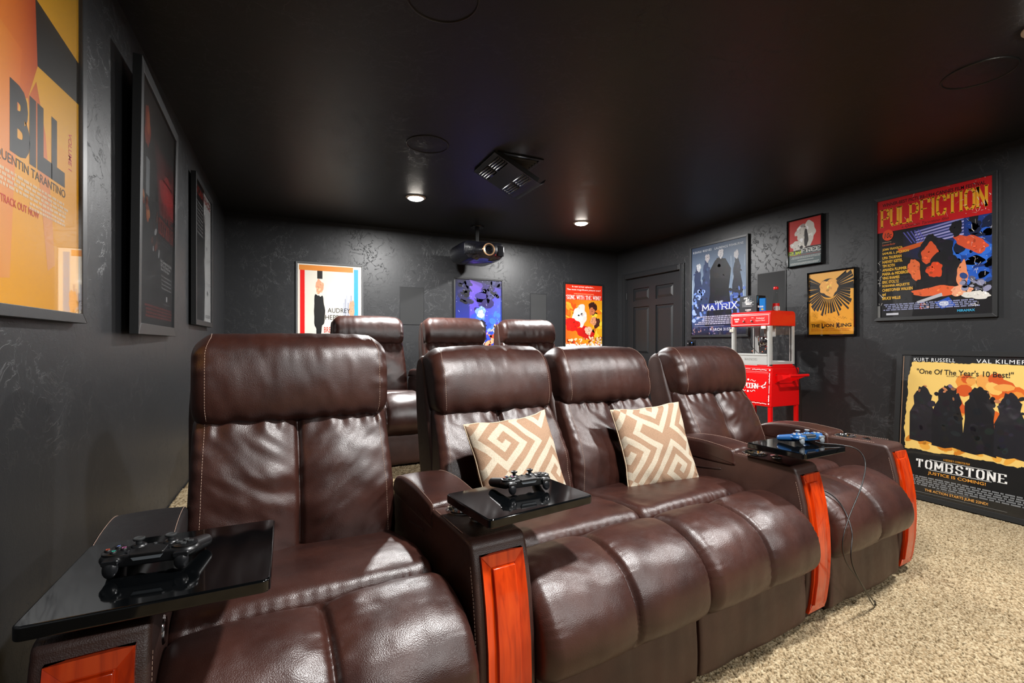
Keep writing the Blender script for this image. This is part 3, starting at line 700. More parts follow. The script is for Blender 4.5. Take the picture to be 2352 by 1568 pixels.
    def mass(s, x, base, H, wd, col, top=.5, n=10):
        """plain round-topped upright block of colour"""
        P = [(x - wd * 1.0, base), (x + wd * 1.0, base)]
        R = random.Random(int(x * 997))
        P = [(x - wd * .8, base + H * .02), (x - wd * .1, base), (x + wd * .3, base + H * .03), (x + wd * .9, base)]
        for k in range(17): a = PI * k / 16; P.append((x + wd * (.78 + .12 * math.sin(k * 1.9 + x * 9)) * math.cos(a) * (1.0 if k in (0, 16) else .86), base + H * (.52 + .46 * math.sin(a) ** .8 + .02 * math.sin(k * 2.7))))
        s.poly(P, col); s.dabs([(x + wd * R.uniform(-.65, .65), base + H * R.uniform(.08, .9)) for _ in range(22)], col, wd * .30, R); return s
    def dabs(s, pts, col, r, R):
        c0 = [int(col.lstrip('#')[i:i + 2], 16) for i in (0, 2, 4)]
        for q, (x, y) in enumerate(pts):
            f = R.uniform(.72, 1.35); cc = '#' + ''.join('%02x' % max(0, min(255, int(v * f + R.uniform(-4, 8)))) for v in c0); a = R.uniform(0, 3)
            s.ell(x, y, r * R.uniform(.3, 1.1), r * R.uniform(.2, .6), cc, n=8, rot=a, keep=(q % 4 != 0))
    def build(s, parent, name='poster_print'):
        me = bpy.data.meshes.new(name); me.from_pydata(s.v, [], s.f); me.update()
        ca = me.color_attributes.new('ink', 'FLOAT_COLOR', 'CORNER')
        flat = np.array([(*c, 1.0) for f in s.c for c in f], dtype=np.float32).ravel(); ca.data.foreach_set('color', flat)
        return link(name, me, M_PRINT, parent, smooth=False)

def framed(label, P, loc, rotz, fw=.03, depth=.02, lean=0.0, fcol=None, mat_in=0.0, name='framed_poster', glass=True, lip=.0015):
    """P lies in the frame: local x to the viewer's right, z up, -y towards the viewer; loc = lower-left of the print"""
    root = thing(name, label, 'poster', loc, (lean, 0, rotz))
    w, h = P.w, P.h; m = fcol or M_FRAME
    f = MB()
    def side(pts, z=None):
        pass
    o = fw
    # mitred frame members, each with a bevelled inner lip
    for (a, b, c, d_) in (((-o, -o), (w + o, -o), (w, 0), (0, 0)), ((w + o, -o), (w + o, h + o), (w, h), (w, 0)), ((w + o, h + o), (-o, h + o), (0, h), (w, h)), ((-o, h + o), (-o, -o), (0, 0), (0, h))):
        q = MB(); V = []
        for (x, z), y in ((a, -depth), (b, -depth), (c, -depth + lip), (d_, -depth + lip)): V.append((x, y, z))
        for (x, z) in (a, b, c, d_): V.append((x, .0, z))
        q.add(V, [(0, 1, 2, 3), (7, 6, 5, 4), (0, 4, 5, 1), (1, 5, 6, 2), (2, 6, 7, 3), (3, 7, 4, 0)]); q.o('frame_side', m, root, smooth=False, bevel=.0012)
    pr = P.build(root); pr.rotation_euler = (PI / 2, 0, 0); pr.location = (0, -(depth - .012), 0)
    MB().box(-.002, w + .002, -depth * .3, -.0005, -.002, h + .002).o('backing_board', M_BLACK, root, smooth=False)
    if glass: MB().box(.0005, w - .0005, -(depth - .0030), -(depth - .0045), .0005, h - .0005).o('glass_pane', M_GLASS, root, smooth=False)
    return root
LW, RW = PI / 2, -PI / 2   # turn for the left / right wall
def on_left(y0, z0, off=.0): return (XL + .001 + off, y0, z0)
def on_right(y1, z0, off=.0): return (XR - .001 - off, y1, z0)
def on_back(x0, z0, off=.0): return (x0, YB - .001 - off, z0)

# --- 1 yellow poster, left wall
P = Print(.686, 1.016, '#f0a51a')
P.grad([(0, .45), (1, .45), (1, 1), (0, 1)], ['#efac20', '#f0ad22', '#d9a017', '#cf9a14'])
P.poly([(.60, .765), (1, .742), (1, .62), (.60, .60), (.45, .64), (.45, .80)], '#1d1a14')
P.grad([(.33, .42), (.56, .50), (.63, .60), (.61, .80), (.60, 1), (.30, 1)], ['#e8862a', '#d9681c', '#c4501a', '#b8400f', '#c8540f', '#e07a1c'])
P.grad([(.30, 0.05), (.44, .06), (.47, .30), (.52, .60), (.36, .62), (.28, .3)], ['#e89038', '#f0a050', '#ee8a3a', '#e2701f', '#e58a2a', '#e79a40'])
P.grad([(.71, .10), (.77, .12), (.745, .26), (.69, .45), (.62, .56), (.56, .50), (.64, .33)], ['#e9a060', '#f0a860', '#ec9a4e', '#dd6a20', '#c85a18', '#e0701f', '#e9904a'])
P.text('KILL', -.06, .345, .165, .44, '#1b1c1c', bold=.055); P.text('BILL', .44, .345, .165, .42, '#1b1c1c', bold=.055)
P.text('VOLUME 1', .895, .51, .022, .155, '#cf2a12', bold=.012, rot=-PI / 2)
P.text('BY QUENTIN TARANTINO', .28, .312, .026, .585, '#2a1a10', bold=.01)
P.credits(.30, .865, .258, .303, 4, '#fbe3bc', 3, ragged=.02); P.text('SOUNDTRACK OUT NOW', .28, .222, .018, .36, '#d12c12', bold=.01)
P.credits(.56, .865, .235, .256, 2, '#fbe3bc', 4)
framed('huge bright yellow poster on the left wall, cut by the photo edge', P, on_left(1.152, 1.222), LW, fw=.028, depth=.030)

# --- 2 black poster with red glow
P = Print(.73, 1.0, '#0b0b0c')
P.grad([(.30, .84), (1, .84), (1, .70), (.45, .70)], ['#0b0b0c', '#0b0b0c', '#8c1014', '#5c0c10'])
P.grad([(.42, .70), (1, .70), (1, .56), (.52, .52)], ['#5c0c10', '#a01418', '#b51a1c', '#4a0a0c'])
P.ell(.75, .66, .22, .075, '#b0181c'); P.ell(.78, .66, .17, .055, '#c41e22')
P.ell(.17, .83, .07, .085, '#a83c18'); P.ell(.185, .85, .035, .05, '#cf6630')
P.rect(.14, .545, .23, .70, '#8f9599'); P.blotch(.08, .22, .45, .56, 9, ['#b8602f', '#8a3c18', '#c87a42'], 70, .03); P.blotch(.30, .55, .33, .50, 12, ['#7c3418', '#3a1c12', '#a8aaac', '#5c2a18'], 71, .03)
P.text('25th', .66, .745, .05, .25, '#1c0606', shear=.3); P.text('ANNIVERSARY', .60, .70, .014, .36, '#30090a', bold=.01)
P.slab('THE', .60, .52, .045, .36, '#7a1e18', T=.5, t=.1, serif=.3); P.slab('GODFATHER', .50, .435, .07, .49, '#8c2a1e', T=.45, t=.12, serif=.3, gap=.16)
P.text('FRANCIS FORD COPPOLA', .52, .41, .010, .42, '#55555a'); P.text('MARLON BRANDO', .58, .395, .010, .30, '#55555a')
for k, s_ in enumerate(('New Commemorative Edition', 'Of The Three-Time', 'Best Film Epic')): P.text(s_, .56 + .01 * k, .305 - k * .02, .016, .38 - .05 * k, '#cfcfcf', bold=.008)
for k in range(4): P.text('The restored motion picture', .60, .235 - k * .019, .012, .34, '#bdbdbd', bold=.008)
P.rect(.76, .125, .80, .15, '#c8c8c8'); P.rect(.66, .108, .9, .110, '#707070')
P.credits(.14, .97, .03, .09, 4, '#8a2a22', 5, ragged=.05)
framed('tall black poster with red glow, middle one of three on the left wall', P, on_left(2.318, 1.215, .030), LW + .036, fw=.045, depth=.030, lean=math.radians(.6))

# --- 3 half black half white poster, far end of left wall
P = Print(.66, .93, '#101011')
P.rect(.52, 0, 1, 1, '#c9c9c8'); P.poly([(.52, 0), (.57, .02), (.60, .30), (.56, .50), (.60, .62), (.52, .66)], '#101011')
P.text('SCAR', .06, .92, .06, .44, '#8c2416', bold=.04); P.text('FACE', .54, .92, .06, .42, '#8c2416', bold=.04)
for k in range(9): P.text('The world is yours tonight' if k % 2 else 'He loved the dream', .10, .86 - k * .028, .014, .36, '#c8c8c8', bold=.01)
P.ell(.55, .66, .05, .16, '#1c1c1d')
P.rect(.70, .57, .73, .60, '#222222'); P.text('In the spring', .68, .50, .012, .25, '#333333'); P.text('of 1980', .68, .48, .012, .16, '#333333')
P.text('directed by', .68, .30, .012, .22, '#333333'); P.ell(.77, .23, .03, .02, '#2a2a2a'); P.credits(.62, .95, .03, .06, 2, '#8a8a8a', 8)
framed('narrow-looking black and white poster, deepest on the left wall', P, on_left(3.68, 1.29, .010), LW, fw=.035, depth=.030)

# --- 4 cream poster with coloured bars, back wall
P = Print(.645, 1.0, '#e9e2d4')
P.rect(.02, .93, .86, .985, '#e08a36'); P.rect(.035, .02, .105, .93, '#e81410'); P.rect(.875, .02, .945, .965, '#39a3d6')
P.ell(.325, .47, .085, .22, '#161616'); P.rect(.28, .02, .345, .30, '#161616'); P.rect(.305, .02, .330, .22, '#e8805a'); P.ell(.33, .76, .062, .075, '#eda27e'); P.rect(.295, .845, .375, .93, '#1b1614')
for k in range(7): P.rect(.70 + k * .024, .45, .72 + k * .024, .60 + .04 * (k % 3), '#9a9eb0' if k % 2 else '#b4b8c4')
P.ell(.84, .52, .045, .11, '#cf9c7c')
P.text('AUDREY', .455, .485, .05, .36, '#1b1b1b', bold=.004); P.text('HEPBURN', .42, .41, .05, .42, '#1b1b1b', bold=.004)
P.text("BREAKFAST AT", .40, .27, .06, .44, '#c8342c', bold=.01); P.text("TIFFANY'S", .44, .19, .06, .36, '#c8342c', bold=.01)
P.credits(.40, .84, .05, .13, 4, '#7a2a2a', 9)
M_GREYF = mat('grey_poster_frame', '#4c4d4e', 0.4)
framed('cream poster with red, orange and blue bars at the left of the back wall', P, on_back(.066, .975), 0, fw=.018, depth=.018, fcol=M_GREYF)

# --- 5 blue space poster
P = Print(.615, 1.0, '#1b1a52')
P.grad([(0, 0), (1, 0), (1, 1), (0, 1)], ['#2438b0', '#2a52cc', '#211b4e', '#15131e'])
P.grad([(.3, .4), (.95, .35), (.98, .9), (.3, 1)], ['#3a3ac0', '#3468da', '#453a9e', '#6a4cb0'])
P.blotch(.38, .72, .62, .92, 16, ['#2c2066', '#33287a', '#251b55'], 2, .09)
P.blotch(.05, .32, .72, .97, 22, ['#101018', '#232040', '#2c2a58'], 3, .05); P.blotch(.74, .97, .78, .98, 16, ['#14141c', '#241f44', '#3a3a70'], 4, .05)
P.scratch(70, 5, '#c9cdf0', (0, 1, .45, 1)); P.blotch(.35, .95, .3, .62, 26, ['#2a48c8', '#3a6ae2', '#4a3ab8', '#3050d8'], 8, .06)
P.ell(.54, .60, .11, .075, '#6f8fe8'); P.ell(.54, .58, .07, .05, '#b4c6f6'); P.mass(.56, .18, .34, .13, '#1b1a2c'); P.mass(.58, .18, .27, .06, '#c2babf'); P.blotch(.62, .9, .32, .44, 9, ['#d5d6e0', '#7f9ae0', '#d9a283'], 77, .03)
P.blotch(.03, .42, .26, .40, 26, ['#c26a72', '#a8504c', '#7c4a6a', '#d59a90', '#33306a'], 6, .035); P.blotch(.60, .95, .10, .32, 30, ['#b4472c', '#8c2f26', '#c87844', '#2c3f9c', '#d9a07a'], 7, .045)
P.rect(0, 0, 1, .135, '#0d0d10'); P.slab('JEDI', .30, .06, .045, .50, '#e6e6ea', T=.24, t=.1, serif=.4); P.rect(.26, .04, .84, .045, '#dcdce0'); P.rect(.26, .118, .84, .123, '#dcdce0')
framed('blue and purple space poster below the projector on the back wall', P, on_back(1.797, .91), 0, fw=.020, depth=.020)

# --- 6 red and orange romance poster
P = Print(.60, 1.03, '#e24012')
P.grad([(0, .2), (1, .2), (1, .8), (0, .8)], ['#e8601a', '#efb81e', '#e8a01a', '#e2400f'])
P.blotch(.0, .45, .45, .72, 26, ['#e86a1a', '#f08a24', '#ee9a2c', '#dd4a12'], 11, .07, .6); P.blotch(.7, .98, .25, .68, 26, ['#f0c32a', '#f3d23a', '#eaa21e', '#e67c18'], 12, .07, .7)
P.rect(0, .80, 1, 1, '#de2f12')
P.text('In new screen splendor...', .18, .955, .028, .60, '#f6e8dc', bold=.012); P.text('The most magnificent picture ever!', .04, .915, .028, .92, '#f6e8dc', bold=.012); P.credits(.15, .85, .868, .888, 1, '#f0a070', 2)
P.slab('"GONE WITH THE WIND"', .02, .805, .052, .95, '#fbf4ea', T=.27, t=.13, serif=.5, gap=.42)
P.ell(.38, .58, .19, .15, '#d8d0c8', rot=-.3); P.ell(.74, .69, .11, .09, '#3a1a12'); P.ell(.72, .65, .08, .05, '#c46f48'); P.ell(.84, .50, .10, .07, '#44201a'); P.ell(.76, .52, .08, .06, '#dd9468')
P.ell(.18, .47, .20, .085, '#cf1d14', rot=-.2); P.ell(.55, .36, .26, .075, '#c81a14', rot=-.3); P.ell(.62, .39, .10, .055, '#e8b49a', rot=-.4)
P.blotch(.02, .98, .215, .30, 44, ['#b45a2a', '#e8c9a0', '#8a3a20', '#f0d8b0', '#d2371a'], 13, .028)
P.rect(0, 0, 1, .215, '#efe9e0'); P.blotch(.02, .98, .20, .23, 26, ['#e9a83a', '#e8742a', '#efe9e0'], 14, .02)
P.text('CLARK GABLE', .38, .165, .030, .34, '#3a3a3a'); P.text('VIVIEN LEIGH', .38, .125, .030, .34, '#3a3a3a'); P.text('LESLIE HOWARD  OLIVIA de HAVILLAND', .05, .085, .028, .90, '#3a3a3a', bold=.004)
P.credits(.1, .9, .02, .07, 3, '#5a5a5a', 15)
framed('tall red and orange poster with cream foot, nearest the door on the back wall', P, on_back(3.347, .90), 0, fw=.022, depth=.024)

# --- 7 slate blue poster, right wall
P = Print(.725, 1.0, '#5d6f8c')
P.grad([(0, .35), (1, .35), (1, 1), (0, 1)], ['#8a9cb4', '#7c90aa', '#46586e', '#39465e'])
P.grad([(0, 0), (1, 0), (1, .35), (0, .35)], ['#1b1626', '#15141f', '#384a86', '#5068a0'])
R_ = random.Random(4)
for k in range(46):
    x = R_.random(); y0 = R_.uniform(.35, .8); P.rect(x, y0, x + .006, y0 + R_.uniform(.05, .2), R_.choice(['#9fb0c2', '#6d819c', '#b8c4d0', '#50627e']), keep=(k % 6 != 0))
P.mass(.12, .18, .62, .11, '#26314f'); P.ell(.14, .77, .045, .045, '#aeb0b6'); P.mass(.29, .22, .64, .105, '#2c3858'); P.ell(.31, .86, .045, .045, '#a8a4a8'); P.mass(.84, .22, .60, .10, '#161a2a'); P.ell(.83, .84, .04, .045, '#b0aeb2')
P.blotch(.02, .3, .14, .5, 34, ['#4a62a4', '#6c86c4', '#232a48', '#8ea2d4'], 21, .03); P.blotch(.72, .98, .2, .5, 30, ['#3c56a0', '#141624', '#5a74bc'], 22, .03)
P.poly([(.26, .10), (.78, .10), (.70, .50), (.74, .70), (.64, .82), (.46, .82), (.36, .72), (.36, .45)], '#0c0c12'); P.mass(.54, .28, .58, .21, '#0c0c12'); P.ell(.56, .88, .05, .05, '#b8b6ba')
P.rect(0, .30, 1, .301, '#2a3f9c'); P.grad([(.16, .27), (.84, .27), (.84, .35), (.16, .35)], ['#1b1c44', '#1b2a7c', '#2442b8', '#1c2258'])
P.slab('MATRIX', .22, .275, .065, .62, '#e8ebf2', T=.17, t=.08, serif=.42, gap=.30, hs=[1, .82, 1.15, .85, 1, 1.1]); P.text('THE', .44, .352, .018, .16, '#cfd6e6', bold=.01)
P.text('KEANU REEVES', .03, .935, .024, .36, '#d5dae2', bold=.006, sp=1.2); P.text('LAURENCE FISHBURNE', .45, .935, .024, .50, '#d5dae2', bold=.006, sp=1.1)
P.credits(.06, .95, .115, .215, 5, '#b9b2c6', 31, ragged=.25); P.rect(.05, .095, .62, .098, '#9a96b0'); P.text('MARCH 31ST', .36, .045, .030, .38, '#dcd9e4', bold=.012, sp=1.15)
P.blotch(.0, .45, .01, .09, 30, ['#3a2a4a', '#6a5a7a', '#1c1524', '#8a6a6a'], 33, .014)
M_SILV = mat('brushed_grey_frame', '#55565a', 0.35, metal=.3)
framed('slate blue poster with white serif title, beside the six panel door', P, on_right(4.052, 1.222), RW, fw=.024, depth=.024)

# --- 8 small red poster
P = Print(.30, .415, '#c5281e')
P.ell(.55, .68, .28, .26, '#dbd7ce'); P.ell(.32, .44, .26, .11, '#dbd7ce'); P.ell(.30, .72, .12, .06, '#dbd7ce', rot=.6)
P.poly([(0, .33), (.4, .35), (.6, .40), (1, .385), (1, .28), (0, .28)], '#3a3432'); P.ell(.545, .58, .06, .20, '#2c2624'); P.ell(.40, .39, .05, .04, '#2c2624')
P.rect(0, 0, 1, .30, '#5c6a6c'); P.slab('RUN', .0, .245, .075, .37, '#cfe03a', T=.32, t=.15, serif=.5, gap=.4); P.slab('FREE', .42, .27, .085, .55, '#e9ebe6', T=.32, t=.15, serif=.5, gap=.4)
P.text('THE TRUE STORY OF CABALLO BLANCO', .02, .215, .026, .95, '#b0382e', bold=.01); P.credits(.05, .95, .15, .2, 2, '#c9cdcb', 41); P.credits(.25, .75, .10, .13, 1, '#c9cdcb', 42); P.credits(.05, .95, .02, .07, 2, '#d9dcda', 43)
framed('smallest red and grey poster, above the orange one on the right wall', P, on_right(2.875, 1.842), RW, fw=.012, depth=.03, fcol=M_BGLOSS)

# --- 9 orange poster with black rays
P = Print(.375, .54, '#eda22a')
P.grad([(0, .5), (1, .5), (1, 1), (0, 1)], ['#eda52c', '#efa930', '#eeb45c', '#edb056'])
R_ = random.Random(9); cx_, cy_ = .46, .74
for k in range(34):
    a = math.radians(-205 + k * 250 / 33); r0, r1 = .22, R_.uniform(.46, .62); wd = R_.uniform(.016, .036)
    dx, dy = math.cos(a), math.sin(a) * .8
    x1, y1 = min(max(cx_ + dx * r1, .0), 1), max(cy_ + dy * r1, .27)
    P.poly([(cx_ + dx * r0 - dy * .012, cy_ + dy * r0 + dx * .012), (cx_ + dx * r0 + dy * .012, cy_ + dy * r0 - dx * .012), (x1 + dy * wd, y1 - dx * wd), (x1 - dy * wd, y1 + dx * wd)], '#1c1712', keep=(k > 0))
P.ell(cx_, cy_, .235, .155, '#24201c', n=30); P.ell(cx_, cy_ + .01, .205, .135, '#eeae58')
for k in range(26):
    x, y = R_.uniform(.05, .9), R_.uniform(.2, .32) if k % 3 else R_.uniform(.6, .85)
    P.poly([(x, y), (x + .03, y + .02), (x + .05, y - .01), (x + .08, y + .015), (x + .05, y - .006), (x + .03, y + .024)], '#3a2c1c', keep=(k % 5 != 0))
P.text('THE', .055, .115, .055, .20, '#14110e', bold=.03); P.text('LION', .30, .115, .055, .27, '#14110e', bold=.03); P.text('KING', .63, .115, .055, .31, '#14110e', bold=.03); P.text('L', .295, .098, .088, .045, '#14110e', bold=.03); P.text('K', .625, .098, .088, .07, '#14110e', bold=.03)
P.rect(.05, .088, .26, .093, '#c4471c'); P.rect(.36, .088, .58, .093, '#c4471c'); P.rect(.71, .088, .93, .093, '#c4471c'); P.text("BROADWAY'S AWARD WINNING BEST MUSICAL", .06, .055, .016, .84, '#b8561c')
framed('orange poster with black rays, just right of the popcorn machine', P, on_right(2.684, 1.208), RW, fw=.012, depth=.03, fcol=M_BGLOSS)

# --- 10 red, yellow and blue magazine-style poster
P = Print(.675, .915, '#0f0d10')
P.grad([(.25, .5), (1, .3), (1, .78), (.25, .7)], ['#1c1622', '#14306c', '#1c3c8c', '#15121a'])
for k in range(6): P.poly([(.36 + k * .004, .69 - k * .022), (.78, .735 - k * .024), (.78, .722 - k * .024), (.36 + k * .004, .677 - k * .022)], ['#8a86c0', '#a8a4d6'][k % 2])
for k in range(5): P.poly([(.25 + k * .035, .70), (.262 + k * .035, .70), (.34 + k * .03, .60), (.33 + k * .03, .60)], '#5c5ab0')
P.poly([(.55, .48), (.80, .56), (1, .50), (1, .28), (.70, .30)], '#174090'); P.blotch(.6, .98, .25, .52, 26, ['#1b55b8', '#0f2a6a', '#2c6ad0', '#0c1630'], 51, .06); P.blotch(.82, .98, .58, .72, 14, ['#2a5ec4', '#143a8a', '#0f1a3a'], 52, .05)
P.poly([(.20, .57), (.44, .60), (.46, .57), (.22, .53)], '#d0591c')
P.ell(.84, .53, .15, .05, '#d2502e', rot=-.6); P.ell(.72, .66, .05, .06, '#16141a'); P.ell(.86, .75, .04, .08, '#16141a')
P.ell(.54, .50, .15, .13, '#15151c'); P.ell(.50, .49, .075, .085, '#dc552a'); P.ell(.62, .34, .16, .14, '#131216'); P.ell(.54, .36, .07, .06, '#d9471c'); P.ell(.36, .38, .055, .09, '#e36a36', rot=.2); P.ell(.55, .19, .20, .04, '#e06030'); P.ell(.77, .30, .045, .10, '#e58a5c')
P.poly([(.38, .12), (.60, .175), (.61, .15), (.39, .10)], '#b8b8be'); P.ell(.76, .18, .085, .04, '#eda27c'); P.ell(.88, .14, .11, .03, '#d8d4cc', rot=-.1); P.poly([(.54, .10), (.66, .14), (.72, .07), (.60, .05)], '#1f4eb0'); P.ell(.62, .09, .04, .022, '#dfe4ee'); P.blotch(.42, .52, .06, .10, 7, ['#c44a28', '#e8b080'], 55, .018)
P.blotch(.76, .98, .18, .30, 18, ['#5a5a70', '#8a8aa4', '#15151c', '#22407c'], 56, .026)
P.rect(0, .727, 1, 1, '#c3151a')
P.text("WINNER-BEST PICTURE-1994 CANNES FILM FESTIVAL", .05, .945, .028, .90, '#17080a', bold=.02); P.slab('PULP', .045, .775, .145, .345, '#e9a522', T=.36, t=.15, serif=.52, gap=.42); P.slab('FICTION', .425, .785, .150, .53, '#e9a522', T=.36, t=.15, serif=.52, gap=.42)
P.text('a Quentin Tarantino film', .24, .735, .026, .42, '#1c080a', shear=.35)
P.ell(.105, .70, .055, .046, '#dd4416', n=30); P.text('10c', .07, .675, .044, .075, '#1a0c0a', bold=.01, shear=.2); P.text('produced by', .05, .635, .012, .09, '#c8b08c'); P.text('Lawrence Bender', .05, .612, .016, .13, '#e06a3a', shear=.2)
for k, (n_, wd) in enumerate((('JOHN TRAVOLTA', .20), ('SAMUEL L. JACKSON', .26), ('UMA THURMAN', .19), ('HARVEY KEITEL', .20), ('TIM ROTH', .125), ('AMANDA PLUMMER', .24), ('MARIA de MEDEIROS', .255), ('VING RHAMES', .17), ('ERIC STOLTZ', .165), ('ROSANNA ARQUETTE', .265), ('CHRISTOPHER WALKEN', .295), ('and', .035), ('BRUCE WILLIS', .18))):
    P.text(n_, .05, .565 - k * .0345, .025, wd, '#e9b43a', bold=.03)
P.credits(.06, .90, .055, .115, 4, '#9a9fc4', 57, ragged=.06); P.text('MIRAMAX', .73, .02, .018, .14, '#3aa0c8', bold=.03); P.rect(.09, .018, .21, .035, '#c8cad2')
P.scratch(90, 58, '#e9e4dc', (.80, 1, 0, 1)); P.scratch(40, 59, '#e9c8b8', (0, 1, .74, 1)); P.rect(.0, .0, .03, .10, '#6a6a68'); P.scratch(20, 60, '#e9e4dc', (0, .06, .1, .5))
framed('framed poster with red banner and yellow slab title, at the far right, hung high', P, on_right(2.140, 1.333), RW, fw=.026, depth=.026)

# --- 11 western poster leaning on the floor
P = Print(.70, 1.0, '#141415')
edge = [(.05, .155), (.055, .2), (.04, .35), (.05, .5), (.055, .62), (.06, .80), (.09, .925), (.2, .93), (.4, .925), (.5, .92), (.62, .93), (.8, .925), (.93, .92), (.95, .8), (.94, .5), (.955, .3), (.95, .17), (.9, .15), (.72, .165), (.6, .16), (.45, .17), (.3, .155), (.15, .165)]
E_ = []; R_ = random.Random(5)
for i in range(len(edge)):
    a, b = edge[i], edge[(i + 1) % len(edge)]
    for k in range(7): E_.append((a[0] + (b[0] - a[0]) * k / 7 + R_.uniform(-.006, .006), .155 + ((a[1] + (b[1] - a[1]) * k / 7) - .155) * .83 + .155 + R_.uniform(-.004, .004)))
P.poly(E_, '#e6c06a'); P.blotch(.45, .92, .55, .86, 36, ['#dd8a34', '#e09a48', '#d2601c', '#e8b45c', '#c8521c'], 61, .06); P.blotch(.08, .92, .34, .40, 26, ['#d48c2c', '#e0a03c', '#c87a22'], 62, .03, 2)
for x_, b_, H_, w_, c_ in ((.19, .375, .41, .125, '#1c1a1e'), (.40, .355, .45, .150, '#151417'), (.63, .345, .46, .150, '#151417'), (.845, .35, .43, .125, '#1c1b20')):
    P.mass(x_, b_, H_, w_, c_)
P.blotch(.10, .94, .70, .80, 9, ['#b8744c', '#8a5a3c', '#6a5a74'], 66, .016)
P.text('KURT RUSSELL', .10, .955, .026, .34, '#e9e9e9', sp=1.15); P.text('VAL KILMER', .60, .955, .026, .34, '#e9e9e9', sp=1.15)
P.text('"One Of The Year\'s 10 Best!"', .13, .865, .038, .73, '#1c1812', bold=.012); P.text('KCOP-TV, Los Angeles', .38, .85, .012, .22, '#2c241c')
P.text('A GEORGE P. COSMATOS FILM', .38, .268, .014, .2, '#c88a2c', bold=.01)
P.slab('TOMBSTONE', .165, .195, .055, .67, '#eceae6', T=.36, t=.13, serif=.5, gap=.75); P.rect(.27, .186, .74, .189, '#dcdad6'); P.rect(.27, .257, .74, .260, '#dcdad6')
P.text('JUSTICE IS COMING!', .26, .150, .026, .44, '#e09a3c', bold=.012); P.credits(.03, .97, .065, .135, 5, '#8c8e90', 63, ragged=.05); P.text('ALSO AVAILABLE ON LASERDISC', .33, .053, .010, .26, '#77797b'); P.text('THE ACTION STARTS JUNE 22ND!', .24, .028, .022, .48, '#e0a04c', bold=.012); P.rect(.12, .018, .85, .0195, '#8a8a8a')
P.rect(.008, .24, .014, .99, '#a07a5c')
tb = framed('large tan and black poster standing on the carpet, leaning against the right wall', P, (XR - .125, 1.948, .046), RW, fw=.034, depth=.03, lean=math.radians(-4.6))
# ------------------------------------------------------------------ ceiling fixtures
M_LENS = mat('lit_lamp_lens', '#ffffff', 0.5, emit='#fff6ea', es=26)
M_TRIMW = mat('white_lamp_trim', '#c8c4bc', 0.45)
lab = ['lit round ceiling downlight on the left, nearer the black wall vent thing', '', '', '', '', '']
lab = ['lit round ceiling downlight to the left of the projector', 'lit round ceiling downlight to the right of the projector', 'round ceiling downlight just above the photo, over the leftmost recliner', 'round ceiling downlight past the top right corner of the photo',
       'added fill lamp in downlight form, unseen behind the camera, left side', 'added fill lamp in downlight form, unseen behind the camera, right side']
for (x, y, p), l in zip(LAMPS, lab):
    t = thing('downlight_or_fill_lamp', l, 'ceiling light', (x, y, ZC), group='recessed ceiling lamps')
    MB().lathe([(.066, 0), (.088, 0), (.088, -.004), (.080, -.010), (.070, -.012), (.066, -.008)], 40, cap=False).o('trim_ring', M_TRIMW, t)
    MB().lathe([(.0675, -.002), (.067, -.012), (.058, -.020), (.040, -.026), (.0, -.029)], 36, cap=False).o('lens', M_LENS, t)
for (x, y, r), l in zip([(.815, 3.035, .14), (3.02, 1.10, .14), (.52, 1.72, .14)], ['flush round ceiling speaker near the left lit downlight', 'flush round ceiling speaker at the top right of the photo', 'flush round ceiling speaker above the leftmost front recliner']):
    t = thing('ceiling_speaker', l, 'speaker', (x, y, ZC), group='round ceiling speakers')
    MB().lathe([(r - .008, 0), (r, 0), (r - .001, -.004), (r - .006, -.006), (r - .009, -.003)], 56, cap=False).o('rim', M_CEIL, t)
    MB().lathe([(r - .009, -.002), (r * .6, -.0045), (0, -.0055)], 48, cap=False).o('grille', M_CEIL, t)
# flush wall speakers
def wallspk(loc, rz, w_, h_, label):
    t = thing('wall_speaker', label, 'speaker', loc, (0, 0, rz), group='flush wall speakers')
    q = MB(); o = .007
    for a in ((0, w_, 0, o), (0, w_, h_ - o, h_), (0, o, o, h_ - o), (w_ - o, w_, o, h_ - o)): q.box(a[0], a[1], -.005, 0, a[2], a[3])
    q.o('rim', M_SATIN, t, smooth=False); MB().box(o, w_ - o, -.0035, 0, o, h_ - o).o('grille', M_SPK, t, smooth=False)
M_SPK = mat('black_speaker_cloth', '#1a1b1c', 0.75); noisebump(M_SPK, [(900, 1, .4, .0006)])
wallspk((1.133, YB - .001, 1.345), 0, .285, .437, 'flat black wall speaker left of the blue space poster')
wallspk((2.82, YB - .001, 1.35), 0, .245, .43, 'flat black wall speaker between the blue poster and the tall red one')
wallspk((XR - .001, 3.214, 1.40), RW, .302, .425, 'flat black wall speaker behind the popcorn machine')

# ------------------------------------------------------------------ air register with sloping deflector
t = thing('air_deflector', 'black slatted air deflector hanging from the ceiling in front of the projector', 'vent', (1.25, 2.92, ZC))
q = MB()
for a in ((.02, .38, .01, .035), (.02, .38, .435, .46), (.02, .045, .035, .435), (.355, .38, .035, .435)): q.box(a[0], a[1], a[2], a[3], -.008, 0)
q.o('register_frame', M_BPL, t, smooth=False, bevel=.0015)
for k in range(9): MB().box(.0, .335, -.001, .001, -.010, .010, T(.03, .07 + k * .042, -.004) @ RX(.7)).o('register_louver', M_BPL, t, smooth=False)
SL = Matrix.Translation((0, .01, -.012)) @ Matrix.Rotation(math.radians(25), 4, 'Y')   # plate falls towards +x
PLW, PLL = .40, .36
M_DEF = mat('dark_plastic_deflector', '#1d1e20', 0.24, spec=.9)
pl = MB()
for a in ((0, .035), (.122, .245), (.325, .365)): pl.box(a[0], a[1], 0, PLW, -.004, 0, SL)
for a in (0, .19, PLW - .02): pl.box(.035, .122, a, a + .02, -.004, 0, SL); pl.box(.245, .325, a, a + .02, -.004, 0, SL)
